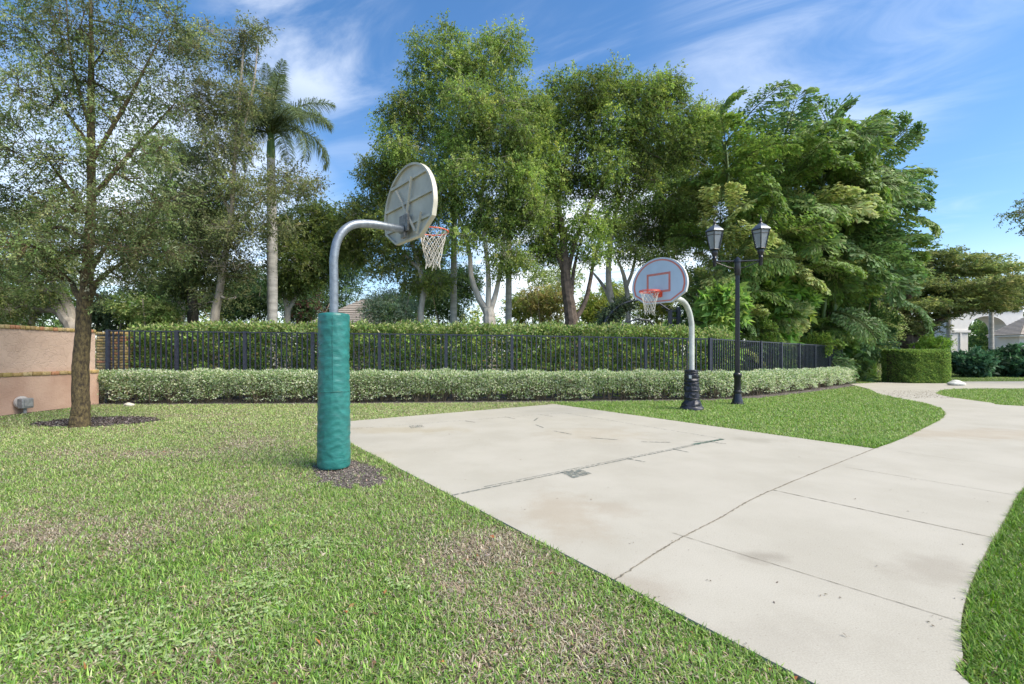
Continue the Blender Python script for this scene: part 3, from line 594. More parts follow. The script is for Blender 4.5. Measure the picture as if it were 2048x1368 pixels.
# ------------------------------------------------------------------ twin lamp post
lp = G(1475, 808); lamp = tag(empty('street_lamp', (lp.x, lp.y, 0), R(-8)), 'tall black fluted lamp post with two glazed lanterns on a crossbar', 'street lamp')
mb = MB(); mb.lathe([(.17, -.06), (.17, .03), (.145, .05), (.14, .10), (.115, .16), (.10, .30), (.115, .32), (.115, .36), (.092, .38), (.088, .74), (.10, .76), (.112, .80), (.112, .84), (.085, .87)], n=16); mb.build('base', black_paint, lamp)
mb = MB(); n = 32; vs = []
for z, r_ in ((.86, .068), (3.62, .055)):
    for j in range(n): rr = r_*(1 if j % 2 else .86); vs.append((rr*math.cos(2*math.pi*j/n), rr*math.sin(2*math.pi*j/n), z))
mb.add(vs, [(j, (j+1) % n, n+(j+1) % n, n+j) for j in range(n)]); mb.build('pole', black_paint, lamp)
mb = MB(); mb.lathe([(.06, 3.6), (.08, 3.64), (.08, 3.95), (.095, 3.97), (.09, 4.05), (.05, 4.09), (.015, 4.12)], n=16); mb.build('collar', black_paint, lamp)
mb = MB(); mb.tube([(-.66, 0, 4.01), (-.3, 0, 4.0), (.3, 0, 4.0), (.66, 0, 4.01)], .024, 10)
for s in (1, -1): mb.tube([(s*.07, 0, 3.80), (s*.25, 0, 3.84), (s*.45, 0, 3.93), (s*.60, 0, 3.985)], .013, 8)
mb.build('crossbar', black_paint, lamp)
frost = mat('frosted_glass', (.40, .44, .47, 1), .25, var=.08, scale=5); frost.node_tree.nodes['Principled BSDF'].inputs['Transmission Weight'].default_value = .35
for s in (-1, 1):
    o = Vector((s*.61, 0, 0)); lt = MB(); lt.lathe([(.03, 3.86), (.045, 3.90), (.045, 4.06), (.065, 4.09), (.05, 4.14), (.075, 4.20), (.09, 4.24), (.085, 4.30), (.13, 4.335)], o, 12)
    for i in range(6):
        q = math.pi/3*i+.2; c, sn = math.cos(q), math.sin(q); q2 = q+math.pi/3; c2, s2 = math.cos(q2), math.sin(q2)
        lt.tube([o+Vector((.135*c, .135*sn, 4.33)), o+Vector((.245*c, .245*sn, 4.83))], .013, 6)
        for rr, z, t in ((.135, 4.335, .012), (.245, 4.83, .016), (.222, 4.73, .007)): lt.tube([o+Vector((rr*c, rr*sn, z)), o+Vector((rr*c2, rr*s2, z))], t, 6)
    body = lt.build('lantern', black_paint, lamp)
    gl = MB(); gl.lathe([(.125, 4.34), (.232, 4.82)], o, 6, .2); gl.build('pane', frost, body)
    rf = MB(); rf.lathe([(.275, 4.835), (.265, 4.86), (.13, 4.98), (.07, 5.02)], o, 6, .2); rf.build('roof', mat('lantern_roof', (.10, .12, .15, 1), .35, .3, var=.2), body)
    fi = MB(); fi.lathe([(.07, 5.01), (.05, 5.05), (.03, 5.07), (.04, 5.10), (.018, 5.13), (.012, 5.2), (.003, 5.28)], o, 10); fi.build('finial', black_paint, body)

# ------------------------------------------------------------------ fence
fA0, fA1, fA2, fB = Vector((-12.2, 13.74, 2.12)), Vector((0, 14.1, 1.99)), Vector((6.35, 14.6, 1.90)), Vector((16.65, 23.0, 1.80))
fB1 = Vector((6.35, 14.6, 1.90)).lerp(fB, .75)
fence = tag(empty('metal_fence', (fA0.x, fA0.y, GZ)), 'long black metal picket fence behind the low hedge', 'fence'); fo = Vector((fA0.x, fA0.y, GZ))
line = [fA0, fA1, fA2, fB]
posts = []
for a, b in zip(line[:-1], line[1:]):
    L_ = (b.xy-a.xy).length; k = max(1, round(L_/2.0)); posts += [a.lerp(b, i/k) for i in range(k)]
posts.append(fB)
def abox(mb, a, b, w_, z0a, z1a, z0b, z1b):                 # a bar from a to b (xy), square in section
    d_ = (b.xy-a.xy).normalized(); s = Vector((-d_.y, d_.x))*w_/2; vs = []
    for p, z0, z1 in ((a, z0a, z1a), (b, z0b, z1b)):
        vs += [(p.x+s.x, p.y+s.y, z0), (p.x-s.x, p.y-s.y, z0), (p.x-s.x, p.y-s.y, z1), (p.x+s.x, p.y+s.y, z1)]
    mb.add([Vector(v_)-fo for v_ in vs], [(0, 1, 2, 3), (7, 6, 5, 4), (0, 4, 5, 1), (1, 5, 6, 2), (2, 6, 7, 3), (3, 7, 4, 0)])
for i, p in enumerate(posts):
    mb = MB(); r_ = .044; dd = (posts[min(i+1, len(posts)-1)].xy-posts[max(i-1, 0)].xy).normalized(); q = Matrix.Translation((p.x-fo.x, p.y-fo.y, 0)) @ Matrix.Rotation(math.atan2(dd.y, dd.x), 4, 'Z')
    mb.box((-r_, -r_, -.1), (r_, r_, p.z+.02-GZ), q); mb.build('post', fence_paint, fence)
for a, b in zip(posts[:-1], posts[1:]):
    mb = MB(); d_ = (b-a); L_ = d_.xy.length; e = d_.xy.normalized()*.045; a2 = Vector((a.x+e.x, a.y+e.y, a.z)); b2 = Vector((b.x-e.x, b.y-e.y, b.z))
    abox(mb, a2, b2, .042, a.z-.035, a.z, b.z-.035, b.z); abox(mb, a2, b2, .034, .03, .065, .03, .065)
    k = max(2, round(L_/.152)); ang = math.atan2(d_.y, d_.x)
    for i in range(1, k):
        p = a.lerp(b, i/k); q = Matrix.Translation((p.x-fo.x, p.y-fo.y, 0)) @ Matrix.Rotation(ang, 4, 'Z'); mb.box((-.016, -.016, .1155), (.016, .016, p.z-.0355-GZ), q)
    mb.build('picket_panel', fence_paint, fence)

# ------------------------------------------------------------------ stucco wall with brick
stucco = mat('stucco', (.53, .385, .30, 1), .92, var=.08, scale=1.4, bump=.55, bscale=14, second=(.58, .43, .34, 1), spec=.2)
def stucco_nodes():
    t = stucco.node_tree; p = t.nodes['Principled BSDF']; co = nd(t, 'ShaderNodeTexCoord'); src = p.inputs['Base Color'].links[0].from_socket
    wv = nd(t, 'ShaderNodeTexVoronoi', feature='DISTANCE_TO_EDGE', ins={'Scale': 7}); nz = nd(t, 'ShaderNodeTexNoise', ins={'Scale': 4, 'Detail': 3})
    mx = nd(t, 'ShaderNodeMix', data_type='VECTOR', ins={0: .3}); ln(t, co.outputs['Object'], nz.inputs[0]); ln(t, co.outputs['Object'], mx.inputs[4]); ln(t, nz.outputs['Color'], mx.inputs[5]); ln(t, mx.outputs[1], wv.inputs[0])
    b = nd(t, 'ShaderNodeBump', ins={'Strength': .5, 'Distance': .015}); ln(t, smooth(t, wv.outputs['Distance'], 0, .06), b.inputs['Height'])
    old = p.inputs['Normal'].links[0].from_socket; ln(t, old, b.inputs['Normal']); ln(t, b.outputs[0], p.inputs['Normal'])
stucco_nodes()
stucco_low = mat('stucco_low', (.50, .32, .235, 1), .92, var=.10, scale=1.4, bump=.5, bscale=22, second=(.56, .385, .29, 1), spec=.2)
def brick_mat(name, cols):
    m = bpy.data.materials.new(name); m.use_nodes = True; t = m.node_tree; p = t.nodes['Principled BSDF']; p.inputs['Roughness'].default_value = .9
    a = nd(t, 'ShaderNodeAttribute', attribute_name='Col'); nz = nd(t, 'ShaderNodeTexNoise', ins={'Scale': 22, 'Detail': 6}); co = nd(t, 'ShaderNodeTexCoord'); ln(t, co.outputs['Object'], nz.inputs[0])
    mx = nd(t, 'ShaderNodeMix', data_type='RGBA', ins={7: (.17, .15, .05, 1)}); ln(t, M(t, 'MULTIPLY', smooth(t, nz.outputs[0], .48, .68), .6), mx.inputs[0]); ln(t, a.outputs['Color'], mx.inputs[6]); ln(t, mx.outputs[2], p.inputs['Base Color'])
    b = nd(t, 'ShaderNodeBump', ins={'Strength': .5, 'Distance': .01}); ln(t, nz.outputs[0], b.inputs['Height']); ln(t, b.outputs[0], p.inputs['Normal']); return m
brickm = brick_mat('brick', None); mortar = mat('mortar', (.20, .17, .13, 1), .95, var=.3, scale=20)
BC = pal((.42, .29, .12), (.46, .33, .16), (.47, .22, .12), (.36, .27, .10), (.50, .38, .20))
def bricks(name, boxes, parent, m=brickm):
    V = []; Fs = []; cc = []
    for (a, b, mt) in boxes:
        mb = MB(); mb.box(a, b, mt); o = len(V); V += mb.v; Fs += [tuple(i+o for i in f) for f in mb.f]; c = BC[rng.integers(len(BC))]*(1+rng.normal(0, .12)); cc += [c]*8
    o = link(name, np_mesh(name, V, [np.array(Fs)], np.array(cc)), m, parent); mod = o.modifiers.new('bevel', 'BEVEL'); mod.width = .006; mod.segments = 1; return o
wa, wb = Vector((-11.93, 10.6, 0)), Vector((-11.86, 12.95, 0)); wdv = (wb-wa).normalized(); wn = Vector((wdv.y, -wdv.x, 0))    # wn points to the lawn
w0 = wa-wdv*5.2; Lw = (wb-w0).length
wall = tag(empty('garden_wall', (w0.x, w0.y, 0), math.atan2(wdv.y, wdv.x)), 'peach stucco garden wall with mossy brick coping and ledge', 'wall')
# local: x along the wall, -y towards the lawn
mb = MB(); mb.box((0, 0, -.2), (Lw, .30, 2.0)); mb.build('upper_wall', stucco, wall)
mb = MB(); mb.box((0, -.10, -.2), (Lw, -.002, .86)); mb.build('lower_wall', stucco_low, wall)
bx = []; x = 0
while x < Lw-.01: e = min(Lw, x+.105); bx.append(((x+.006, -.035+rng.uniform(-.006, .006), 2.003), (e-.004, .335, 2.09+rng.uniform(-.006, .006)), None)); x += .11
bricks('coping', bx, wall)
bx = []; x = 0
while x < Lw-.01: e = min(Lw, x+.21); bx.append(((x+.006, -.125+rng.uniform(-.008, .008), .863), (e-.006, -.003, .955+rng.uniform(-.01, .01)), Matrix.Translation((0, 0, 0)))); x += .215
bricks('ledge', bx, wall)
pier = tag(empty('brick_pier', (-12.35, 13.86, 0)), 'yellow-brown brick pier at the end of the stucco wall', 'brick pier')
mb = MB(); mb.box((-.30, 0, -.2), (.50, .42, 1.985)); mb.build('mortar_core', mortar, pier)
bx = []
for r_ in range(24):
    z = -.03+r_*.082; off = .105 if r_ % 2 else 0; x = -.31-off
    while x < .51:
        a, b = max(-.312, x), min(.512, x+.2)
        if b-a > .03: bx.append(((a+.005, -.014+rng.uniform(-.003, .003), z+.006), (b-.005, .43, z+.076), None))
        x += .207
x = -.33
while x < .51: bx.append(((x+.004, -.03, 1.99), (x+.066, .45, 2.07), None)); x += .0705
bricks('brickwork', bx, pier)
jb = W(32, 810, 10.91); box = tag(empty('junction_box', (-11.905+.115, 10.91, 0), math.atan2(wdv.y, wdv.x)), 'grey weatherproof electrical box low on the stucco wall', 'electrical box')
grey_pl = mat('grey_plastic', (.27, .27, .26, 1), .5, var=.2, scale=15)
mb = MB(); mb.lathe([(.15, 0), (.15, .05), (.13, .06)], n=24); o = mb.build('back_plate', mat('pale_conduit', (.5, .46, .42, 1), .7), box); o.rotation_euler = (R(90), 0, 0); o.location = (0, -.002, .24)
mb = MB(); mb.box((-.13, -.20, .10), (.13, -.065, .34)); mb.build('housing', grey_pl, box, bevel=.02)
mb = MB(); mb.box((-.09, -.215, .14), (.09, -.201, .30)); mb.build('lid', grey_pl, box, bevel=.008)
mb = MB(); mb.tube([(0, -.11, -.08), (0, -.11, .098)], .035, 12); mb.build('conduit', grey_pl, box)
def rock(name, label, p, r_, col, sc=(1, .8, .55)):
    mb = MB(); bm = bmesh.new(); bmesh.ops.create_icosphere(bm, subdivisions=3, radius=1)
    for v_ in bm.verts:
        k = 1+.12*math.sin(3*v_.co.x+2*v_.co.y+p.x)+.1*math.sin(5*v_.co.z+p.y)+rng.normal(0, .015); v_.co = Vector((v_.co.x*sc[0], v_.co.y*sc[1], v_.co.z*sc[2]))*k*r_
    me = bpy.data.meshes.new(name); bm.to_mesh(me); bm.free(); me.polygons.foreach_set('use_smooth', np.ones(len(me.polygons), bool))
    return tag(link(name, me, mat(name+'_stone', col, .9, var=.2, scale=12, bump=.4), None, (p.x, p.y, GZ+.3*r_)), label, 'rock')
rock('rock', 'small pale rock at the foot of the low hedge near the brick pier', G(258, 814, GZ), .14, (.62, .57, .46, 1), (1, .7, .6))
rock('rock', 'pale rounded rock beside the clipped box hedge and driveway', G(1912, 772, GZ), .30, (.6, .6, .55, 1))

# ------------------------------------------------------------------ hedges
def hedge(name, label, path, hw, n, leaf, width, palette, weights=None, zlow=.05, stems=8, sag=.05, caps=True, material=None, inner=.07, up=.3, core=False, sparse=0.0, group=None, top_palette=None, boxy=1.0, loose=.6):
    P = np.array([(p[0], p[1], p[2]) for p in curve(path, 8)]); seg = np.diff(P, axis=0); sl_ = np.hypot(seg[:, 0], seg[:, 1]); cum = np.concatenate([[0], np.cumsum(sl_)]); Lt = cum[-1]
    root = tag(empty(name, (P[0, 0], P[0, 1], GZ)), label, 'hedge', group); off = np.array([P[0, 0], P[0, 1], GZ])
    t = rng.uniform(-hw if caps else 0, Lt+(hw if caps else 0), n)
    tcl = np.clip(t, 0, Lt-1e-6); i = np.clip(np.searchsorted(cum, tcl, side='right')-1, 0, len(seg)-1); f = (tcl-cum[i])/sl_[i]
    c = P[i]+seg[i]*f[:, None]; dr = unit(np.stack([seg[i][:, 0], seg[i][:, 1], 0*f], 1)); sd_ = np.stack([dr[:, 1], -dr[:, 0], 0*f], 1)
    over = t-tcl; hloc = np.sqrt(np.maximum(hw*hw-over**2, 1e-4)) if caps else np.full(n, hw)
    zt = c[:, 2]-zlow; per = 2*zt+2*hloc; q = rng.uniform(0, 1, n)*per
    front = q < zt*1.25; back = q > per-zt*.75; top = ~front & ~back
    s = np.where(front, hloc, np.where(back, -hloc, rng.uniform(-1, 1, n)*hloc)); z = np.where(top, c[:, 2], zlow+rng.random(n)*zt)
    nrm = np.where(top[:, None], np.array([[0, 0, 1.]]), sd_*np.sign(s)[:, None]+dr*(over/hw)[:, None])
    bump = sag*noise2(t*1.0, z*2+s*2, 4.0, 31, 3)
    ins = np.abs(rng.normal(0, inner, n))-bump
    rnd = np.clip((z-(c[:, 2]-.16))/.16, 0, 1)**2*.09*boxy
    pos = c*np.array([1, 1, 0])+dr*over[:, None]+sd_*s[:, None]; pos[:, 2] = z
    pos -= nrm*(ins+np.where(top, 0, rnd))[:, None]
    pos[:, 2] -= np.where(top, .10*boxy*(np.abs(s)/hw)**6, 0)
    k = np.ones(n, bool)
    if sparse: k = rng.random(n) > sparse*np.clip(1-(z-zlow)/(zt*.62), 0, 1)*(.6+.8*(noise2(t, z*2, 5, 9, 3) > 0))
    D = unit(nrm*.8+rng.normal(0, loose, (n, 3))+np.array([0, 0, up])); pos, D = pos[k], D[k]; n2 = len(pos)
    cc = colours(n2, palette, weights, .2)
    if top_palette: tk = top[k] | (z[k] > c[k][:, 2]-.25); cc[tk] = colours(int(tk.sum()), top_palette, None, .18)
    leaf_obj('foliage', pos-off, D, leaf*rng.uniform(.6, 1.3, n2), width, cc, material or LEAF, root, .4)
    if stems:
        m = int(Lt*stems); tt = rng.uniform(0, Lt, m); i = np.clip(np.searchsorted(cum, tt, side='right')-1, 0, len(seg)-1); f = (tt-cum[i])/sl_[i]; c = P[i]+seg[i]*f[:, None]
        A = c.copy(); A[:, 2] = GZ-.03; A[:, :2] += rng.normal(0, hw*.3, (m, 2)); VV = []; FF = []; o = 0
        for b in range(5):
            B = A+np.stack([rng.normal(0, hw*.5, m), rng.normal(0, hw*.5, m), 0*tt], 1); B[:, 2] = c[:, 2]*rng.uniform(.5, .95, m)
            V, Fq = tri_tubes(A-off, B-off, np.full(m, .008), np.full(m, .003)); VV.append(V); FF.append(Fq+o); o += len(V)
        link('stems', np_mesh('stems', np.vstack(VV), [np.vstack(FF)]), stem_mat, root)
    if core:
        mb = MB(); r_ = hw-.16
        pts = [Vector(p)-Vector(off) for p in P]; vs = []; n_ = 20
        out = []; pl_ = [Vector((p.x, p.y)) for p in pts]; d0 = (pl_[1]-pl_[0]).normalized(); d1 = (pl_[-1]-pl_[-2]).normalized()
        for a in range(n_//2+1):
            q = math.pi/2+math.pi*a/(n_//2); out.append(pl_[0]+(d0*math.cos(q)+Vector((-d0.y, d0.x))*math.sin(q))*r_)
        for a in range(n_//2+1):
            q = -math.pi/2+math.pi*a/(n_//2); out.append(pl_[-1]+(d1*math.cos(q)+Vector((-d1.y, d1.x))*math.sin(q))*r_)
        mb.prism([(p.x, p.y) for p in out], 0, min(p[2] for p in P)-GZ-.17); mb.build('opaque_core', bark_dark, root)  # unseen solid dark body behind the leaves, makes the hedge opaque
    return root
SIL = pal((.36, .42, .27), (.46, .50, .36), (.20, .28, .12), (.12, .19, .07), (.55, .56, .42))
hp = []
for (x, y), zt in zip(HB, (.90, .90, .88, .86, .85, .83, .80, .77, .74, .72)):
    p = G(x, y, GZ); hp.append(p)
hpath = []
for i, p in enumerate(hp):
    dd = (hp[min(i+1, len(hp)-1)]-hp[max(i-1, 0)]).normalized(); c = p+Vector((-dd.y, dd.x, 0))*.34; hpath.append((c.x, c.y, (.91, .90, .88, .86, .85, .83, .80, .77, .74, .72)[i]))
hedge('low_hedge', 'long low clipped hedge of silvery variegated leaves in front of the metal fence', hpath, .30, 125000, .068, .030, SIL, [.28, .22, .22, .16, .12], .06, 11, .075, sparse=.92, inner=.085, up=.15)
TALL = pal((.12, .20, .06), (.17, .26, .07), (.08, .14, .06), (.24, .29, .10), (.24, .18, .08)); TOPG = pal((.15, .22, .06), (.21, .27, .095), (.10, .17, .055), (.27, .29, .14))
tp_ = []
for x, y, d in ((292, 659, 14.5), (360, 651, 14.5), (600, 650, 14.6), (850, 651, 14.8), (1024, 652, 15.0), (1200, 654, 15.3), (1330, 657, 15.6), (1440, 664, 16.2)):
    p = W(x, y, d); tp_.append((p.x, p.y, p.z))
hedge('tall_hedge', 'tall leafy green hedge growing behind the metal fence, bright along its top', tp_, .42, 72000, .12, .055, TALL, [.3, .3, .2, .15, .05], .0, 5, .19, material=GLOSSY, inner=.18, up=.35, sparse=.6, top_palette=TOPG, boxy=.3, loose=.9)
BOXG = pal((.115, .19, .05), (.16, .24, .065), (.075, .13, .04), (.23, .31, .10))
a = G(1832, 767, GZ); b = G(1888, 768, GZ)
hedge('box_hedge', 'rounded block of clipped green box hedge in front of the spreading tree', [(a.x-.02, a.y+.62, 1.58), (b.x+.02, a.y+.62, 1.58)], .86, 52000, .075, .040, BOXG, None, -.02, 0, .035, core=True, inner=.05, boxy=1.6)
a = G(1690, 762, GZ); b = G(1755, 761, GZ)
hedge('box_hedge', 'darker square-topped hedge between the fence end and the rounded box hedge', [(a.x+.3, a.y+1.3, 1.66), ((a.x+b.x)/2, a.y+1.5, 1.66), (b.x+.4, b.y+1.7, 1.66)], .7, 40000, .06, .032, pal((.12, .20, .05), (.17, .26, .07), (.08, .14, .045)), None, -.02, 0, .03, core=True, inner=.06)

# ------------------------------------------------------------------ trees and shrubs
OAK = pal((.125, .17, .06), (.085, .12, .045), (.19, .23, .10), (.29, .32, .20)); OW = [.4, .3, .2, .1]
tree('small_leaved_tree', 'near slender tree with mossy brown trunk in a mulch ring on the lawn', 'tree', 8.85,
    [[(160, 872, 38), (160, 848, 34), (161, 825, 30), (162, 800, 28), (161, 745, 27), (165, 680, 25), (168, 620, 24), (170, 588, 27)],
     [(166, 600, 14), (161, 540, 12), (172, 470, 10)], [(171, 600, 20), (178, 480, 17), (181, 380, 14), (178, 250, 13), (176, 100, 9), (172, -70, 6)], [(174, 600, 11), (186, 540, 9), (182, 460, 8)],
     [(166, 604, 15), (142, 585, 11), (110, 556, 8), (50, 552, 5)], [(174, 600, 13), (205, 555, 9), (290, 500, 5)], [(177, 430, 10), (128, 370, 8), (70, 300, 5)], [(180, 400, 10), (250, 300, 7), (330, 180, 4)],
     [(180, 330, 8), (255, 190, 6), (310, 60, 4)], [(178, 290, 8), (110, 190, 5), (60, 70, 3)], [(178, 250, 7), (140, 110, 4), (130, -30, 3)]],
    [(50, 60, 85, 70), (160, 60, 70, 80), (260, 60, 70, 80), (345, 95, 50, 55), (40, 180, 80, 70), (140, 190, 70, 70), (240, 200, 70, 70), (335, 205, 45, 55), (25, 300, 70, 60), (120, 320, 80, 60), (225, 320, 80, 60), (320, 300, 55, 50),
     (35, 400, 75, 55), (140, 420, 80, 45), (240, 420, 80, 50), (320, 410, 55, 45), (55, 490, 75, 45), (150, 500, 70, 40), (250, 500, 80, 40), (330, 500, 60, 40), (100, 545, 55, 25), (240, 555, 70, 28), (0, 545, 45, 35), (170, -60, 100, 60), (60, -40, 80, 60), (280, -30, 70, 60), (-60, 100, 60, 80), (-60, 280, 60, 80), (-60, 430, 60, 70), (210, 600, 30, 14)],
    66000, .062, .024, OAK, OW, bark_brown, None, 12, .34, .25, .6, 1.0, 7, twigs=.5, cvar=.25)
tree('small_leaved_tree', 'leaning slender tree with sparse foliage left of the tall royal palm', 'tree', 15.5,
    [[(428, 652, 17), (438, 590, 14), (446, 540, 12), (455, 480, 10), (465, 400, 8), (470, 300, 6), (480, 180, 5), (490, 60, 3)], [(455, 500, 7), (490, 420, 5), (540, 380, 4)], [(462, 430, 7), (420, 330, 5), (400, 200, 4)], [(470, 320, 5), (505, 180, 4), (515, 80, 2)]],
    [(385, 90, 45, 45), (400, 190, 50, 60), (440, 290, 50, 50), (470, 120, 32, 48), (505, 70, 24, 36), (490, 200, 40, 45), (395, 320, 50, 45), (450, 390, 55, 40), (515, 385, 50, 45), (570, 360, 50, 35), (395, 420, 45, 45), (470, 460, 60, 40), (540, 450, 40, 30), (400, 500, 50, 40), (475, 530, 45, 35), (605, 370, 30, 25), (430, 590, 40, 22)],
    66000, .085, .034, pal((.13, .155, .06), (.09, .11, .05), (.18, .20, .085)), None, bark_grey, None, 12, .45, .2, .6, 1.0, 6, twigs=.3, cvar=.25)
tree('pale_barked_tree', 'pale whitish trunk rising behind the tall hedge, left of a brown one', 'tree', 18.0,
    [[(352, 650, 26), (356, 610, 24), (352, 560, 16), (340, 480, 11), (330, 380, 7)], [(356, 606, 12), (375, 540, 9), (380, 440, 6)]],
    [(300, 440, 60, 45), (350, 380, 55, 45), (310, 530, 60, 40), (370, 490, 45, 45), (280, 590, 45, 32), (340, 590, 40, 25), (320, 300, 50, 50), (250, 470, 50, 60)], 45000, .10, .042, pal((.10, .14, .05), (.15, .19, .06), (.075, .10, .04)), None, bark_pale)
tree('brown_barked_tree', 'straight brown trunk just right of the pale trunk behind the hedge', 'tree', 17.0,
    [[(386, 650, 20), (385, 600, 17), (383, 530, 13), (388, 440, 8)]], [(390, 470, 40, 45), (420, 545, 40, 38), (360, 560, 35, 30), (430, 440, 40, 40)], 24000, .10, .042, pal((.11, .14, .045), (.17, .20, .07), (.08, .10, .04)), None, bark_dark)
tree('gnarled_tree', 'grey-limbed gnarled tree spreading behind the stucco wall at far left', 'tree', 15.0,
    [[(150, 665, 30), (132, 635, 24), (110, 600, 16), (70, 570, 11), (20, 560, 7)], [(135, 645, 15), (110, 622, 12), (70, 618, 10), (25, 598, 8), (-20, 590, 5)], [(150, 655, 20), (130, 600, 16), (100, 560, 10), (90, 500, 7)], [(60, 650, 12), (62, 625, 9), (80, 600, 5)]],
    [(20, 520, 60, 35), (90, 510, 60, 35), (20, 620, 45, 25), (85, 585, 40, 22), (-30, 580, 50, 45), (130, 545, 40, 30), (10, 450, 60, 40), (100, 440, 60, 40)], 36000, .085, .036, pal((.13, .17, .055), (.20, .22, .08), (.09, .12, .045)), None, bark_grey)
def shrub(name, label, cx, cy, rx, ry, d, n, leaf, width, palette, cat='shrub', weights=None, material=None, ground=True, up=.1, stems=True, lumps=9, group=None, squash=1.0):
    """rounded shrub, pixel centre and radii at depth d; its foliage carried down to the ground"""
    k = d/F; c = W(cx, cy, d); root = tag(empty(name, (c.x, d, GZ)), label, cat, group); off = Vector((c.x, d, GZ)); CL = []; RX, RZ = rx*k, ry*k
    for _ in range(lumps):
        q = rand_dirs(1)[0]; q[1] = -abs(q[1])*.8 if rng.random() < .7 else q[1]; CL.append((tuple(Vector((q[0]*RX*.68, q[1]*RX*.6*squash, c.z-GZ+q[2]*RZ*.68))), (RX*.45, RX*.42*squash, RZ*.42)))
    CL.append(((0, 0, c.z-GZ), (RX*.75, RX*.6*squash, RZ*.75)))
    if ground and c.z-RZ > .4: CL.append(((0, 0, (c.z-RZ)/2), (RX*.7, RX*.55, (c.z-RZ)/2+.2)))
    P, D, L, Wd, cc, TW = clump_leaves(CL, n, leaf, width, palette, weights, 12, min(.5, RX*.3), .15, .4); k_ = P[:, 2] > 0
    leaf_obj('foliage', P[k_], D[k_], L[k_], Wd[k_], cc[k_], material or LEAF, root)
    if stems:
        mb = MB()
        for _ in range(7): q = rng.normal(0, .4, 2)*RX; mb.tube([(q[0]*.15, q[1]*.15, -.05), (q[0]*.6, q[1]*.6, (c.z-GZ)*.6), (q[0]*1.4, q[1]*1.4, c.z-GZ+RZ*.5)], [.05, .03, .012], 6)
        mb.build('stems', bark_grey, root)
    return root
DK = pal((.06, .105, .045), (.085, .14, .05), (.045, .08, .042)); YG = pal((.20, .25, .06), (.28, .30, .09), (.14, .19, .05)); MG = pal((.09, .15, .045), (.13, .20, .06), (.06, .11, .04))
shrub('dark_shrub', 'blue-green dark bush between the wall and the tall hedge', 222, 625, 45, 45, 16.5, 16000, .08, .035, pal((.05, .085, .05), (.08, .12, .07)))
shrub('leafy_shrub', 'yellow-green leafy bush at the left end of the tall hedge', 300, 620, 60, 34, 16.2, 16000, .10, .045, pal((.16, .22, .07), (.10, .16, .05), (.26, .31, .12)))
shrub('evergreen_shrub', 'dark layered evergreen left of the royal palm trunk', 500, 600, 58, 62, 24, 26000, .13, .05, DK)
shrub('evergreen_shrub', 'dark evergreen behind the near pole of the galvanised hoop', 668, 560, 75, 85, 32, 36000, .14, .055, DK)
shrub('evergreen_shrub', 'dark evergreen between the royal palm and the tiled roof', 605, 590, 60, 70, 28, 26000, .14, .055, DK+pal((.10, .05, .045)))
shrub('evergreen_shrub', 'very dark evergreen mass behind the forked trunk and pale palm trunk', 895, 590, 70, 70, 26, 32000, .14, .055, DK)
shrub('round_shrub', 'rounded blue-green shrub beside the tiled roof', 785, 612, 62, 40, 19.5, 30000, .085, .034, pal((.19, .25, .17), (.27, .32, .24), (.11, .16, .11), (.20, .27, .12)))
tree('forked_tree', 'small forked tree just right of the royal palm trunk', 'tree', 20.0,
    [[(574, 652, 12), (575, 620, 11), (570, 600, 8), (562, 570, 5)], [(576, 622, 8), (585, 595, 7), (592, 560, 5)]],
    [(590, 520, 60, 45), (650, 500, 55, 45), (620, 450, 55, 40), (570, 470, 45, 35), (580, 575, 35, 25), (660, 445, 45, 40), (700, 470, 35, 40), (635, 545, 45, 28)], 60000, .105, .05, pal((.13, .18, .055), (.19, .235, .07), (.09, .13, .045)), None, bark_pale)
tree('slim_tree', 'slim pale-trunked tree behind the backboard of the nearer hoop', 'tree', 19.0,
    [[(843, 655, 13), (842, 620, 12), (846, 580, 11), (838, 530, 9), (815, 460, 7), (795, 400, 5)], [(844, 600, 8), (858, 570, 7), (868, 540, 5)], [(840, 540, 7), (800, 500, 5), (770, 480, 4)]],
    [(770, 370, 40, 45), (800, 320, 40, 35), (740, 420, 40, 35), (780, 450, 50, 40), (840, 420, 45, 45), (730, 490, 45, 35), (800, 520, 50, 35), (860, 500, 40, 35), (870, 560, 35, 22), (745, 345, 25, 30), (720, 440, 30, 30), (825, 565, 35, 20)], 65000, .10, .044, pal((.17, .21, .06), (.23, .26, .075), (.12, .155, .05)), None, bark_pale)
FIC = pal((.13, .19, .05), (.18, .245, .065), (.09, .14, .042), (.25, .30, .095)); FW = [.35, .3, .2, .15]
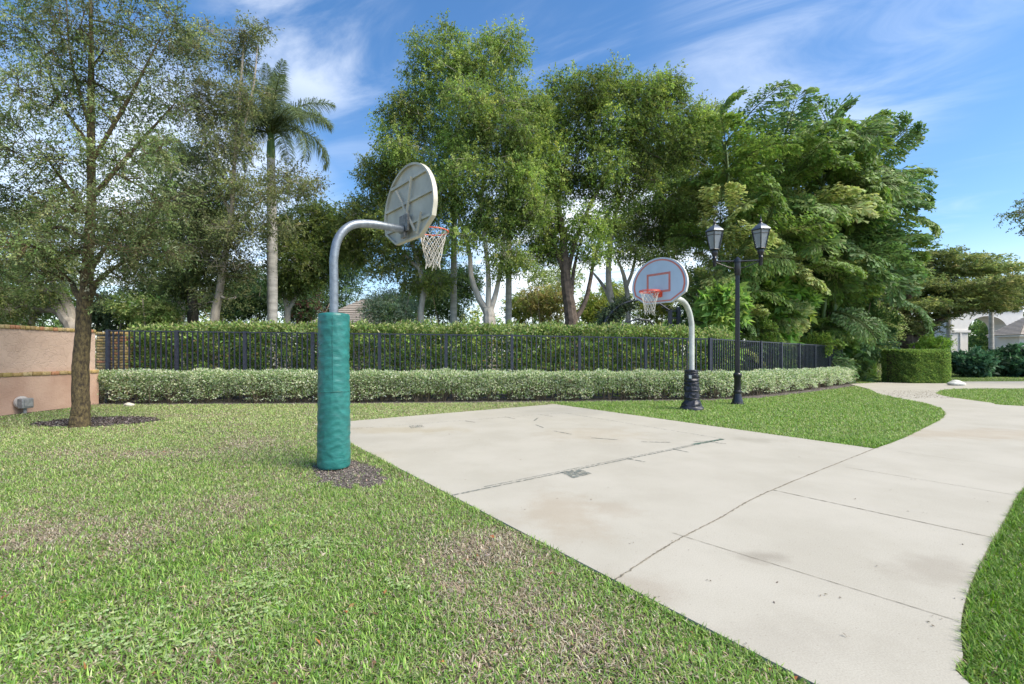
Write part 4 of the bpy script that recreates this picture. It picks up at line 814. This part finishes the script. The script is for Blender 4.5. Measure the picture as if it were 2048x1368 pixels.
tree('large_leafy_tree', 'tallest central tree with three pale rising limbs and dense green crown', 'tree', 17.5,
    [[(979, 660, 27), (978, 632, 24), (976, 612, 23)], [(972, 622, 14), (955, 590, 12), (942, 550, 10), (935, 490, 8), (905, 400, 6), (870, 300, 4)], [(977, 615, 12), (976, 540, 9), (966, 450, 8), (960, 400, 9), (936, 366, 6)], [(960, 402, 7), (975, 300, 5), (970, 180, 3)], [(982, 618, 12), (996, 565, 9), (1010, 450, 6), (1010, 320, 4)]],
    [(845, 90, 26, 26), (905, 110, 45, 45), (965, 120, 45, 45), (1020, 100, 36, 42), (870, 170, 50, 45), (940, 200, 55, 50), (1010, 190, 55, 50), (810, 215, 42, 30), (850, 250, 55, 45), (920, 280, 55, 48), (990, 280, 55, 50), (1045, 260, 40, 50), (790, 260, 30, 26), (870, 330, 50, 40), (935, 340, 45, 35), (1010, 355, 50, 48), (1050, 350, 35, 50), (900, 410, 45, 35), (1000, 440, 50, 45), (1040, 430, 35, 45), (960, 450, 28, 35), (1010, 510, 40, 35), (920, 470, 35, 28), (1060, 300, 35, 40), (1068, 420, 30, 40), (1075, 215, 25, 28), (1035, 520, 26, 20), (880, 375, 40, 30), (800, 290, 32, 24)],
    150000, .095, .046, FIC, FW, bark_pale, None, 16, .55, .45, .42, 1.0, 6, cvar=.2)
tree('dark_trunked_tree', 'broad tree with thick dark trunk left of the small white backboard hoop', 'tree', 18.5,
    [[(1143, 660, 27), (1140, 620, 24), (1132, 560, 21), (1128, 500, 15), (1120, 430, 10), (1105, 340, 6)], [(1148, 645, 10), (1170, 605, 9), (1182, 560, 8), (1192, 510, 6), (1215, 440, 5)], [(1134, 550, 10), (1152, 480, 8), (1185, 400, 7), (1235, 320, 6), (1258, 270, 4)], [(1143, 600, 8), (1148, 540, 7), (1165, 470, 5)], [(1125, 540, 8), (1104, 470, 6), (1090, 380, 4)]],
    [(1080, 240, 40, 45), (1130, 200, 45, 40), (1100, 320, 50, 50), (1180, 180, 45, 40), (1235, 170, 45, 40), (1285, 190, 45, 45), (1325, 175, 35, 35), (1345, 180, 20, 40), (1160, 270, 50, 45), (1220, 250, 50, 45), (1280, 270, 50, 45), (1320, 250, 40, 40), (1090, 410, 45, 45), (1150, 350, 50, 45), (1215, 335, 45, 40), (1120, 480, 45, 40), (1170, 440, 40, 35), (1085, 500, 38, 30), (1190, 500, 34, 22), (1270, 345, 45, 35), (1370, 235, 35, 40), (1355, 300, 40, 40), (1240, 395, 40, 28)],
    125000, .10, .048, pal((.12, .18, .046), (.175, .24, .06), (.088, .135, .04), (.24, .29, .085)), FW, bark_dark, None, 16, .55, .4, .42, 1.0, 6, cvar=.2)
tree('slender_pale_tree', 'slender pale double trunk behind the climbing arch', 'tree', 22.0,
    [[(1238, 655, 14), (1226, 610, 13), (1217, 560, 12), (1220, 500, 10), (1230, 430, 8), (1260, 340, 5)], [(1225, 612, 8), (1208, 570, 7), (1180, 530, 5)], [(1256, 655, 11), (1256, 600, 10), (1248, 550, 8), (1232, 510, 6)], [(1253, 575, 7), (1268, 530, 6), (1275, 470, 5)]],
    [(1330, 330, 50, 45), (1390, 300, 50, 45), (1350, 400, 50, 40), (1280, 420, 40, 30), (1400, 370, 40, 40), (1420, 240, 30, 35), (1300, 470, 55, 28), (1360, 470, 50, 32), (1380, 430, 40, 35), (1230, 460, 45, 22), (1260, 500, 35, 18), (1320, 510, 45, 18)],
    95000, .11, .05, pal((.175, .235, .07), (.23, .28, .085), (.125, .175, .055)), None, bark_pale, None, 14, .6, .35, .5, 1.0, 6)
# background planting seen below the crowns
for (lab, cx, cy, rx, ry, d, n, pl) in (('orange-tinged bush between the two central trees', 1085, 606, 50, 42, 27, 13000, pal((.26, .26, .10), (.20, .24, .08), (.30, .26, .12))),
    ('soft pale green bush behind the right pale palm trunk', 1040, 618, 42, 30, 29, 10000, YG), ('soft pale green bush between the dark trunk and the slender pale trunks', 1195, 628, 50, 30, 33, 10000, pal((.24, .30, .11), (.18, .24, .08))),
    ('pale yellow-green bush right of the dark trunk', 1185, 622, 40, 36, 30, 11000, YG), ('tallest pale green bush, rising behind the orange-tinged bush', 1110, 565, 60, 40, 36, 13000, pal((.24, .29, .11), (.18, .23, .08))), ('far green bush behind the climbing arch and white board', 1310, 615, 50, 40, 31, 15000, YG),
    ('dim green bush seen between the slim tree and dark evergreens', 830, 610, 45, 45, 31, 12000, MG), ('green bush behind the pale whitish trunk', 335, 600, 60, 50, 25, 16000, MG),
    ('yellowish bush behind the leaning slender tree', 450, 610, 45, 42, 30, 12000, YG), ('far green bush behind the wall at the left edge', 60, 610, 90, 50, 24, 20000, MG),
    ('far pale bush between the dark trunk and the pale double trunk', 1235, 600, 40, 35, 36, 12000, YG),
    ('deep green bush behind the lamp post and palm clump', 1420, 600, 60, 60, 25, 20000, DK), ('dark bush filling behind the lower palm fronds', 1540, 600, 90, 80, 30, 26000, DK), ('dark bush right of the palm clump base', 1660, 610, 60, 70, 31, 22000, DK)):
    shrub('background_bush', lab, cx, cy, rx, ry, d, n, .15, .065, pl)
shrub('pale_leafy_bush', 'light yellow-green bush behind the fence end, left of the spreading tree', 1730, 640, 55, 50, 27, 26000, .13, .05, pal((.24, .30, .10), (.16, .22, .07), (.32, .34, .17)))
shrub('fern_bush', 'bright green feathery bush right of the spreading tree trunk', 1858, 690, 34, 14, 30, 10000, .16, .05, pal((.20, .31, .07), (.14, .23, .05)))
# spreading, layered tree at the right
plates = [(1790, 655, 75, 9), (1735, 672, 50, 7), (1850, 634, 48, 6), (1895, 614, 50, 6), (1830, 612, 75, 9), (1760, 612, 70, 9), (1970, 612, 85, 8), (2050, 596, 70, 8), (1800, 575, 85, 9), (1890, 580, 85, 8), (1985, 568, 80, 8), (1740, 585, 50, 8), (1830, 545, 75, 8), (1915, 545, 80, 8), (1990, 538, 70, 7), (1865, 520, 55, 6), (1890, 506, 30, 5), (1945, 520, 50, 6), (2060, 562, 60, 8), (1720, 640, 45, 8), (1800, 525, 40, 6), (1960, 588, 55, 7), (1870, 600, 55, 8), (1940, 598, 40, 6), (1770, 640, 40, 6), (1850, 562, 45, 6), (2010, 580, 40, 6)]
tree('spreading_tree', 'wide flat-layered tree with dark trunk beyond the rounded box hedge', 'tree', 32.0,
    [[(1812, 745, 34), (1810, 700, 30), (1806, 672, 30)], [(1802, 690, 14), (1780, 670, 11), (1740, 655, 7)], [(1815, 690, 16), (1850, 660, 11), (1900, 632, 8), (1970, 614, 6)], [(1810, 675, 18), (1815, 620, 13), (1830, 560, 9), (1860, 520, 5)], [(1806, 670, 12), (1790, 620, 9), (1770, 580, 6)]],
    [(a, b, c, e*1.4) for a, b, c, e in plates], 130000, .17, .07, pal((.155, .195, .07), (.12, .155, .055), (.22, .24, .095), (.085, .12, .045)), None, bark_dark, None, 14, .5, .0, .5, 1.0, 5, twigs=.1, flat=.34, sat=0)
tree('overhanging_branch_tree', 'leafy twigs of a tree reaching in from the right edge of the photo', 'tree', 22.0,
    [[(2330, 760, 30), (2320, 600, 26), (2290, 480, 18)], [(2300, 500, 12), (2200, 450, 8), (2110, 425, 5), (2040, 420, 3)]],
    [(2038, 425, 26, 20), (2050, 455, 16, 12), (2090, 415, 40, 30), (2160, 420, 60, 50), (2250, 420, 80, 80), (2330, 400, 90, 90), (2300, 300, 90, 80)], 40000, .11, .05, pal((.09, .13, .045), (.13, .17, .06)), None, bark_grey)
for i, (cx, rx, lab) in enumerate(((1940, 38, 'dark broad-leaved shrub just right of the rounded box hedge'), (2000, 42, 'dark broad-leaved shrub under the slim white palm trunk'), (2062, 45, 'dark broad-leaved shrub at the right edge before the house roof'), (2130, 60, 'dark broad-leaved shrub beyond the right edge of the photo'))):
    shrub('broadleaf_shrub', lab, cx, 724-2*(i % 2), rx, 25, 28+.8*(i % 2), 9000, .30, .14, pal((.05, .11, .06), (.08, .15, .08), (.035, .075, .04)), material=GLOSSY, group='dark shrubs along the driveway')

# ------------------------------------------------------------------ royal palm and pale palm trunks
def palm_trunk_mb(pts, n=24):
    mb = MB(); cv = curve(pts, 14); mb.tube([Vector(c[:3]) for c in cv], [c[3]*(1+.018*(i % 2)) for i, c in enumerate(cv)], n); return mb
def royal_frond(L=3.3, arch=1.0, seed=0):
    r = np.random.default_rng(seed); V = []; C_ = []; Fq = []; Ft = []
    m = 104; t = np.linspace(.02, 1, m); ang = .95-arch*1.75*t**1.25
    dx = np.cos(ang); dz = np.sin(ang); x = np.concatenate([[0], np.cumsum(dx)[:-1]])*L/m; z = np.concatenate([[0], np.cumsum(dz)[:-1]])*L/m
    P = np.stack([x, 0*x, z], 1); T = np.stack([dx, 0*dx, dz], 1); Nn = np.stack([-dz, 0*dx, dx], 1)
    k = t > .14; PP = []; DD = []; LL = []
    for s in (1, -1):
        for q in (0, 1):
            up = r.uniform(-.5, .75, k.sum()); ll = .78*np.sin(np.pi*np.clip(t[k]*.86+.12, 0, 1))**.55*r.uniform(.8, 1.1, k.sum())
            d = unit(T[k]*.55+np.array([0, s, 0])*.9+Nn[k]*up[:, None]); PP.append(P[k]); DD.append(d); LL.append(ll)
    P2 = np.vstack(PP); D2 = np.vstack(DD); L2 = np.concatenate(LL)[:, None]; n = len(P2)
    S = unit(np.cross(D2, np.array([0, 0, 1.])+r.normal(0, .4, (n, 3)))); h = .012
    m1 = P2+D2*L2*.5-np.array([0, 0, 1])*L2*.05; tip = P2+D2*L2*.88-np.array([0, 0, 1])*L2*.42
    V = np.stack([P2-S*h*.6, P2+S*h*.6, m1+S*h, m1-S*h, tip], 1).reshape(-1, 3); o = (np.arange(n)*5)[:, None]
    cols = np.repeat(np.clip(np.array([.15, .20, .10])*(1+r.normal(0, .22, (n, 1))), .01, 1), 5, 0)
    mb = MB(); ii = list(range(0, m, 8)); mb.tube([P[i] for i in ii], [.035*(1-i/m)+.006 for i in ii], 5)
    nv = len(V); V = np.vstack([V, np.array(mb.v)]); cols = np.vstack([cols, np.tile([[.16, .2, .07]], (len(mb.v), 1))])
    quads = np.array([f for f in mb.f if len(f) == 4])+nv
    return np_mesh('frond', V, [o+np.array([[0, 1, 2, 3]]), quads, o+np.array([[3, 2, 4]])], cols)
RF = [royal_frond(3.3, a, 40+i) for i, a in enumerate((.35, .8, 1.15, 1.5))]
def royal(name, label, pts, crown_h, fronds, scale=1.0, shaft=True):
    root = tag(empty(name, (pts[0][0], pts[0][1], GZ)), label, 'palm tree'); off = Vector((pts[0][0], pts[0][1], GZ))
    palm_trunk_mb([(p[0]-off.x, p[1]-off.y, p[2]-off.z, p[3]) for p in pts]).build('trunk', palm_bark, root)
    top = Vector(pts[-1][:3])-off; r_ = pts[-1][3]
    if shaft:
        mb = MB(); mb.lathe([(r_*.98, -.02), (r_*1.12, .12), (r_*1.05, .5), (r_*.75, .95), (r_*.4, 1.35), (.02, 1.5)], top, 16); mb.build('crownshaft', green_stem, root)
    for i, (az, k, pitch, s) in enumerate(fronds):
        o = bpy.data.objects.new('frond', RF[k]); C.objects.link(o); o.parent = root; o.location = top+Vector((0, 0, crown_h)); o.rotation_euler = (0, -R(pitch), R(az)); o.scale = (s*scale,)*3
    if not RF[0].materials: [m.materials.append(GLOSSY) for m in RF]
    return root
k = 18.0/F
p0 = W(545, 645, 18.0); p1 = W(544, 470, 18.0); p2 = W(542, 318, 18.0)
fr = [(10, 1, 12, 1), (-30, 0, 35, .95), (160, 1, 5, 1), (200, 0, 30, .95), (90, 0, 40, .8), (-80, 0, 38, .85), (-55, 1, 5, 1), (45, 1, 8, 1), (-10, 2, -2, 1.02), (25, 3, -14, 1), (-40, 2, -10, 1), (190, 2, -5, 1), (150, 3, -15, 1), (230, 1, 2, 1), (-100, 2, -6, 1), (100, 2, -8, .95), (130, 1, 10, .95), (260, 3, -18, .9), (-20, 3, -25, .95), (175, 3, -22, .9)]
royal('royal_palm', 'tall royal palm with ringed white trunk and green crownshaft left of the near hoop', [(p0.x, p0.y, -.1, 10.4*k), (p0.x, p0.y, p0.z, 9.3*k), (p1.x, p1.y, p1.z, 9.6*k), (p2.x, p2.y, p2.z, 7.2*k)], .95, fr, .92)
for x, d, lab, w_ in ((907, 20.0, 'pale ringed palm trunk left of the three-limbed central tree', 6.6), (1017, 20.5, 'pale ringed palm trunk right of the three-limbed central tree', 6.4)):
    a = W(x, 640, d); b = W(x+2, 330, d); kk = d/F
    royal('royal_palm', lab, [(a.x, a.y, -.1, w_*kk), (a.x, a.y, a.z, w_*kk), (b.x, b.y, b.z, w_*.75*kk)], .7, [(i*51, (0, 1, 2)[i % 3], 8, .8) for i in range(8)], .6)
for x, d, top, lab in ((1897, 36, 560, 'slim grey palm trunk left of the white arcade'), (1983, 36, 565, 'slim white palm trunk standing in front of the white arch')):
    a = W(x, 740, d); b = W(x-1, top, d); kk = d/F
    royal('slim_palm', lab, [(a.x, a.y, -.1, 4.4*kk), (a.x, a.y, 1.5, 4*kk), (b.x, b.y, b.z, 3.4*kk)], .4, [(i*47, (0, 1, 2)[i % 3], 14-6*(i % 3), .7) for i in range(9)], .62)

# ------------------------------------------------------------------ fishtail palm clump
def fish_frond(L=3.6, arch=1.0, seed=0, tint=(.10, .18, .045)):
    r = np.random.default_rng(seed); m = 22; t = np.linspace(0, 1, m); ang = .9-arch*1.5*t**1.4
    dx = np.cos(ang); dz = np.sin(ang); x = np.concatenate([[0], np.cumsum(dx)[:-1]])*L/m; z = np.concatenate([[0], np.cumsum(dz)[:-1]])*L/m
    P = np.stack([x, 0*x, z], 1); T = np.stack([dx, 0*dx, dz], 1); Nn = np.stack([-dz, 0*dx, dx], 1)
    mb = MB(); mb.tube(P, [.045*(1-q)+.008 for q in t], 6); A = []; D = []; LL = []; WW = []
    for i in range(4, m):
        for s in (1, -1):
            pl_ = 1.25*math.sin(math.pi*min(1, (.20+.76*(i-4)/(m-4))))**.75*r.uniform(.8, 1.1)+.10
            d0 = unit(T[i]*.70+np.array([0, s, 0])*.9+Nn[i]*r.uniform(-.1, .35)); q = np.linspace(.0, 1, 9); pp = P[i]+d0*(pl_*q)[:, None]; pp[:, 2] -= .24*pl_*q**1.9
            mb.tube([pp[0], pp[4], pp[8]], [.012, .008, .004], 4, False)
            for j in range(1, 9):
                dj = unit(pp[min(8, j+1)]-pp[j-1]); sd2 = unit(np.cross(dj, np.array([0, 0, 1.])+.3*r.normal(size=3)))
                for s2 in (1, -1) if j < 8 else (0,):
                    A.append(pp[j]); D.append(unit(dj*.95+sd2*s2*.55+np.array([0, 0, -.25-.35*r.random()])+r.normal(0, .12, 3))); LL.append(r.uniform(.28, .46)*(1-.3*j/8)); WW.append(r.uniform(.08, .17))
    A = np.array(A); D = np.array(D); LL = np.array(LL)[:, None]; WW = np.array(WW)[:, None]; n = len(A); S = unit(np.cross(D, unit(r.normal(0, .55, (n, 3))+np.array([0, 0, 1.]))))
    tl = A+D*LL*r.uniform(.8, 1.05, (n, 1))+S*WW*.5; tr = A+D*LL*r.uniform(.7, .95, (n, 1))-S*WW*.5; nt_ = A+D*LL*.86; b1 = A+S*.006
    V = np.stack([A, tl, nt_, tr], 1).reshape(-1, 3); Fq = np.arange(n*4).reshape(-1, 4); c = np.clip(np.array(tint)*(1+r.normal(0, .2, (n, 1)))*(1+r.normal(0, .07, (n, 3))), .01, 1)
    cols = np.repeat(c, 4, 0); nv = len(V); V = np.vstack([V, np.array(mb.v)]); cols = np.vstack([cols, np.tile([[.13, .17, .06]], (len(mb.v), 1))])
    me = np_mesh('frond', V, [Fq, np.array([f for f in mb.f if len(f) == 4])+nv], cols); me.materials.append(GLOSSY); return me
FG = (.185, .285, .075); FY = (.37, .43, .16); FD = (.14, .235, .085)
FF_ = [fish_frond(3.6, a, 60+i, c) for i, (a, c) in enumerate(((.45, FG), (.8, FG), (1.15, FG), (.7, FY), (1.0, FY), (.9, FD), (1.2, FD), (.55, FD)))]
PALMS = [  # heart px, py, depth, fronds, size, look
    (1450, 290, 19.5, 12, .80, 'slim fishtail palm with one upright frond at the left of the clump', 0), (1440, 480, 18.6, 15, .72, 'low yellow-green fishtail palm right behind the lamp post', 3), (1560, 340, 21.5, 18, .98, 'fishtail palm at the left middle of the clump top', 0),
    (1650, 310, 23.5, 18, 1.05, 'tallest fishtail palm in the middle of the clump', 1), (1712, 330, 25.0, 18, 1.08, 'dark fishtail palm leaning out right over the spreading tree', 2), (1690, 430, 23.0, 18, 1.0, 'fishtail palm with dense mid-height fronds behind the fence corner', 1),
    (1600, 460, 20.6, 17, .95, 'pale yellow-green fishtail palm right of the lamp lanterns', 3), (1730, 510, 24.0, 18, .95, 'dark fishtail palm above the far end of the fence', 2), (1520, 570, 19.6, 16, .80, 'fishtail palm with drooping fronds over the fence by the lamp post', 3),
    (1630, 600, 21.5, 17, .85, 'short dark fishtail palm low behind the fence', 2), (1415, 600, 17.6, 13, .58, 'smallest bright fishtail palm beside the white hoop pole', 3), (1690, 610, 24.0, 16, .78, 'short fishtail palm at the end of the fence', 1), (1580, 650, 20.3, 14, .62, 'stubby fishtail palm pressed against the fence', 0),
    (1500, 420, 20.2, 16, .85, 'fishtail palm with arching fronds above the two lanterns', 1), (1660, 520, 22.2, 17, .92, 'fishtail palm in the dim heart of the clump', 2), (1470, 640, 18.3, 13, .55, 'low fishtail palm between the lamp post and white pole', 1), (1735, 420, 25.5, 16, .95, 'dark fishtail palm at the right edge of the clump', 5), (1690, 665, 23.6, 14, .6, 'low fishtail palm behind the last fence post', 2)]
for (hx, hy, d, nf, sc, lab, look) in PALMS:
    d += 2.2 if hy > 540 else (1.2 if hy > 450 else .5); h = W(hx, hy, d); bx_ = W(1570+(hx-1570)*.75, 745, d); root = tag(empty('fishtail_palm', (bx_.x, d, GZ)), lab, 'palm tree', 'fishtail palms in the big clump'); off = Vector((bx_.x, d, GZ))
    hh = h-off; mb = MB(); cv = curve([(0, 0, -.05, .13), (hh.x*.3, 0, hh.z*.45, .11), (hh.x*.85, 0, hh.z*.9, .085), (hh.x, 0, hh.z, .06)], 8); mb.tube([Vector(c[:3]) for c in cv], [c[3] for c in cv], 12); mb.build('stem', green_stem, root)
    choice = {0: (0, 1, 2, 1), 1: (0, 1, 2, 5), 2: (5, 6, 7, 1), 3: (3, 4, 1, 3), 5: (5, 6, 5, 2)}[look]
    a0 = rng.uniform(0, 360)
    for i in range(nf):
        tt = i/(nf-1); zf = hh.z-min(hh.z*.6, 2.6)*tt; xx = hh.x*(zf/hh.z)
        o = bpy.data.objects.new('frond', FF_[choice[i % 4]]); C.objects.link(o); o.parent = root; o.location = (xx, 0, zf)
        o.rotation_euler = (R(rng.normal(0, 42)), -R(24-48*tt+rng.normal(0, 20)), R(a0+i*137.5)); o.scale = (sc*rng.uniform(.85, 1.1),)*3

for lab, cx, cy, rx, ry, d, n, pl in (('bright broad-leaved tropical shrub behind the fence right of the lamp post', 1545, 610, 62, 60, 21.2, 5200, pal((.15, .27, .06), (.22, .33, .08), (.10, .19, .05))),
    ('broad-leaved tropical shrub low behind the fence left of the lamp post', 1440, 610, 42, 50, 18.6, 4200, pal((.17, .28, .07), (.25, .34, .10))), ('large dark broad-leaved growth in the middle of the palm clump', 1665, 470, 85, 80, 24.5, 7500, pal((.10, .19, .06), (.15, .25, .075), (.07, .13, .05))),
    ('glossy broad-leaved growth at the right side of the palm clump', 1712, 555, 42, 75, 25.6, 5000, pal((.09, .17, .06), (.13, .22, .075)))):
    shrub('tropical_shrub', lab, cx, cy, rx, ry, d, n, .42, .17, pl, material=GLOSSY, lumps=12)

# ------------------------------------------------------------------ climbing arch
arch_m = mat('blue_black_metal', (.03, .036, .055, 1), .45, var=.3, scale=15); D_ = 19.5
def Q(x, y, dd=0): return W(x, y, D_+dd)
ar0 = Q(1285, 700); ca = tag(empty('climbing_frame', (ar0.x, D_, GZ)), 'blue-black metal climbing arch with ladder end and ivy, above the tall hedge', 'climbing frame'); ao = Vector((ar0.x, D_, GZ))
apts = [(1206, 760), (1207, 660), (1220, 628), (1250, 606), (1285, 600), (1312, 604), (1338, 620)]
for dd in (-.4, .4):
    mb = MB(); mb.tube([Vector(p) for p in curve([Q(x, y, dd)-ao for x, y in apts], 6)], .04, 8); mb.build('arch_rail', arch_m, ca)
mb = MB(); cv = curve([Q(x, y, 0)-ao for x, y in apts], 3)
for c in cv[3:]: mb.tube([Vector(c)+Vector((0, -.4, 0)), Vector(c)+Vector((0, .4, 0))], .02, 6)
mb.build('rungs', arch_m, ca)
for x in (1340, 1357):
    a, b = Q(x, 760)-ao, Q(x, 618 if x == 1340 else 614)-ao; mb = MB(); mb.box((a.x-.07, -.08, 0), (a.x+.07, .08, b.z)); mb.build('ladder_post', arch_m, ca)
mb = MB()
for y in (622, 636, 652, 668): a, b = Q(1340, y)-ao, Q(1357, y)-ao; mb.box((a.x+.071, -.03, a.z-.025), (b.x-.071, .03, a.z+.025))
mb.build('ladder_rungs', arch_m, ca)
mb = MB(); mb.tube([Q(x, y, -.9)-ao for x, y in ((1240, 660), (1248, 646), (1275, 638), (1300, 641), (1312, 660))], .03, 8)
for x in range(1252, 1300, 8): mb.tube([Q(x, 760, -.9)-ao, Q(x, 641, -.9)-ao], .016, 6)
mb.build('guard_rail', arch_m, ca)
CLp = [(tuple(Q(x, y)-ao), (.30, .45, .30)) for x, y in ((1205, 655), (1210, 635), (1222, 622), (1238, 612), (1256, 606), (1218, 650), (1232, 632))]
P, D, L, Wd, cc, TW = clump_leaves(CLp, 9000, .07, .05, pal((.06, .09, .05), (.09, .12, .07), (.04, .06, .04)), None, 10, .25, .3); leaf_obj('ivy', P, D, L, Wd, cc, LEAF, ca)

# ------------------------------------------------------------------ houses
tile = mat('grey_roof_tile', (.40, .36, .32, 1), .85, var=.12, scale=6); tile_gap = mat('tile_shadow_line', (.12, .10, .09, 1), .9); white_wall = mat('white_render', (.72, .70, .66, 1), .8, var=.05, scale=2, bump=.05); cream_wall = mat('cream_render', (.55, .47, .36, 1), .85, var=.06)
def hip_roof_house(name, label, x0, x1, y0, y1, ez, rz_, hipx, wallm, courses=14):
    root = tag(empty(name, ((x0+x1)/2, y0, GZ)), label, 'house'); off = Vector(((x0+x1)/2, y0, GZ))
    mb = MB(); mb.box((x0-off.x+.5, .5, -.1), (x1-off.x-.5, y1-y0-.5, ez-.16-GZ)); mb.build('wall', wallm, root)
    ym = (y0+y1)/2; mb = MB(); A = [Vector(p)-off for p in ((x0, y0, ez), (x1, y0, ez), (x1, y1, ez), (x0, y1, ez))]; r0, r1 = Vector((x0+hipx, ym, rz_))-off, Vector((x1-hipx, ym, rz_))-off
    def course(a0, a1, t0, t1):          # stepped tile courses up each slope
        for i in range(courses):
            u0, u1 = i/courses, (i+1)/courses
            p = [a0.lerp(t0, u0), a1.lerp(t1, u0), a1.lerp(t1, u1), a0.lerp(t0, u1)]
            n_ = (a1-a0).cross(t0-a0).normalized(); n_ = n_ if n_.z > 0 else -n_; up_ = n_*.05
            mb.add([p[0]+up_, p[1]+up_, p[2], p[3], p[0]-up_*.5, p[1]-up_*.5], [(0, 1, 2, 3), (0, 4, 5, 1)])
    course(A[0], A[1], r0, r1); course(A[1], A[2], r1, r1); course(A[2], A[3], r1, r0); course(A[3], A[0], r0, r0)
    mb.build('roof', tile, root)
    mb = MB(); mb.box((x0-off.x+.05, .05, ez-.159-GZ), (x1-off.x-.05, y1-y0-.05, ez-.03-GZ)); mb.build('fascia', white_wall, root)
    return root
a, b = W(612, 648, 24), W(690, 598, 26.5); hip_roof_house('pool_house', 'low house with grey tiled hip roof behind the near hoop', a.x, a.x+5.2, 24, 29, a.z, b.z, 2.2, cream_wall)
hip_roof_house('grey_roofed_house', 'small house with grey tiled roof at the right edge', 40.2, 52.2, 36, 38.6, 2.95, 4.5, 2.0, white_wall)
AD = 40.0; a0 = W(1903, 745, AD); arc = tag(empty('white_arcade', (a0.x, AD, GZ)), 'white arched arcade building behind the slim palm trunks', 'building')
def ax(px): return W(px, 700, AD).x-a0.x
def az_(py): return W(1903, py, AD).z-GZ
top = az_(618); spring = az_(660)
for xa, xb in ((1903, 1936), (2015, 2046)): mb = MB(); mb.box((ax(xa), 0, -.1), (ax(xb), 1.6, spring)); mb.build('pier', white_wall, arc)
mb = MB(); rotm = Matrix(((1, 0, 0, 0), (0, 0, 1, 0), (0, 1, 0, 0), (0, 0, 0, 1)))
for x0, x1 in ((1936, 2015),):
    xa, xb = ax(x0), ax(x1); xm = (xa+xb)/2; rr = (xb-xa)/2; n = 16; h_ = az_(632)-spring
    for i in range(n):
        q0, q1 = math.pi*i/n, math.pi*(i+1)/n; xq0, xq1 = xm-rr*math.cos(q0), xm-rr*math.cos(q1); z0, z1 = spring+h_*math.sin(q0), spring+h_*math.sin(q1)
        mb.prism([(xq0, z0), (xq1, z1), (xq1, top), (xq0, top)], 0, 1.6, rotm)
for x0, x1 in ((1903, 1936), (2015, 2046)): mb.prism([(ax(x0), spring), (ax(x1), spring), (ax(x1), top), (ax(x0), top)], 0, 1.6, rotm)
mb.build('arch_wall', white_wall, arc)
mb = MB(); mb.box((ax(1900), -.12, spring-.22), (ax(1939), -.002, spring-.02)); mb.box((ax(1918.5), -.1, 0), (ax(1921), -.002, spring-.221)); mb.build('moulding', white_wall, arc)
mb = MB(); mb.box((ax(1895), -.2, top+.003), (ax(2050), 1.9, top+.45)); mb.build('cornice', white_wall, arc)
shrub('courtyard_tree', 'dark green growth seen through the white arch', 1980, 690, 60, 60, 47, 9000, .25, .11, MG, cat='tree')
# a far belt of trees that closes the horizon
for i, (x, h_, pl) in enumerate(((-150, 55, MG), (0, 70, DK), (140, 60, MG), (270, 60, YG), (420, 50, MG), (560, 70, DK), (700, 60, DK), (840, 50, MG), (980, 65, YG), (1110, 55, MG), (1250, 45, YG), (1390, 60, MG), (1530, 70, DK), (1660, 55, MG), (1760, 34, YG), (1880, 40, MG), (2010, 62, DK), (2120, 70, DK), (2260, 80, MG))):
    sd_lab = 'far tree of the belt along the horizon, '+('dark' if pl is DK else 'yellowish' if pl is YG else 'mid green')
    shrub('distant_tree', sd_lab, x, 700-h_*.35, 85, h_, 58+4*(i % 3), 7000, .40, .18, pl, cat='tree', group='far trees along the horizon')
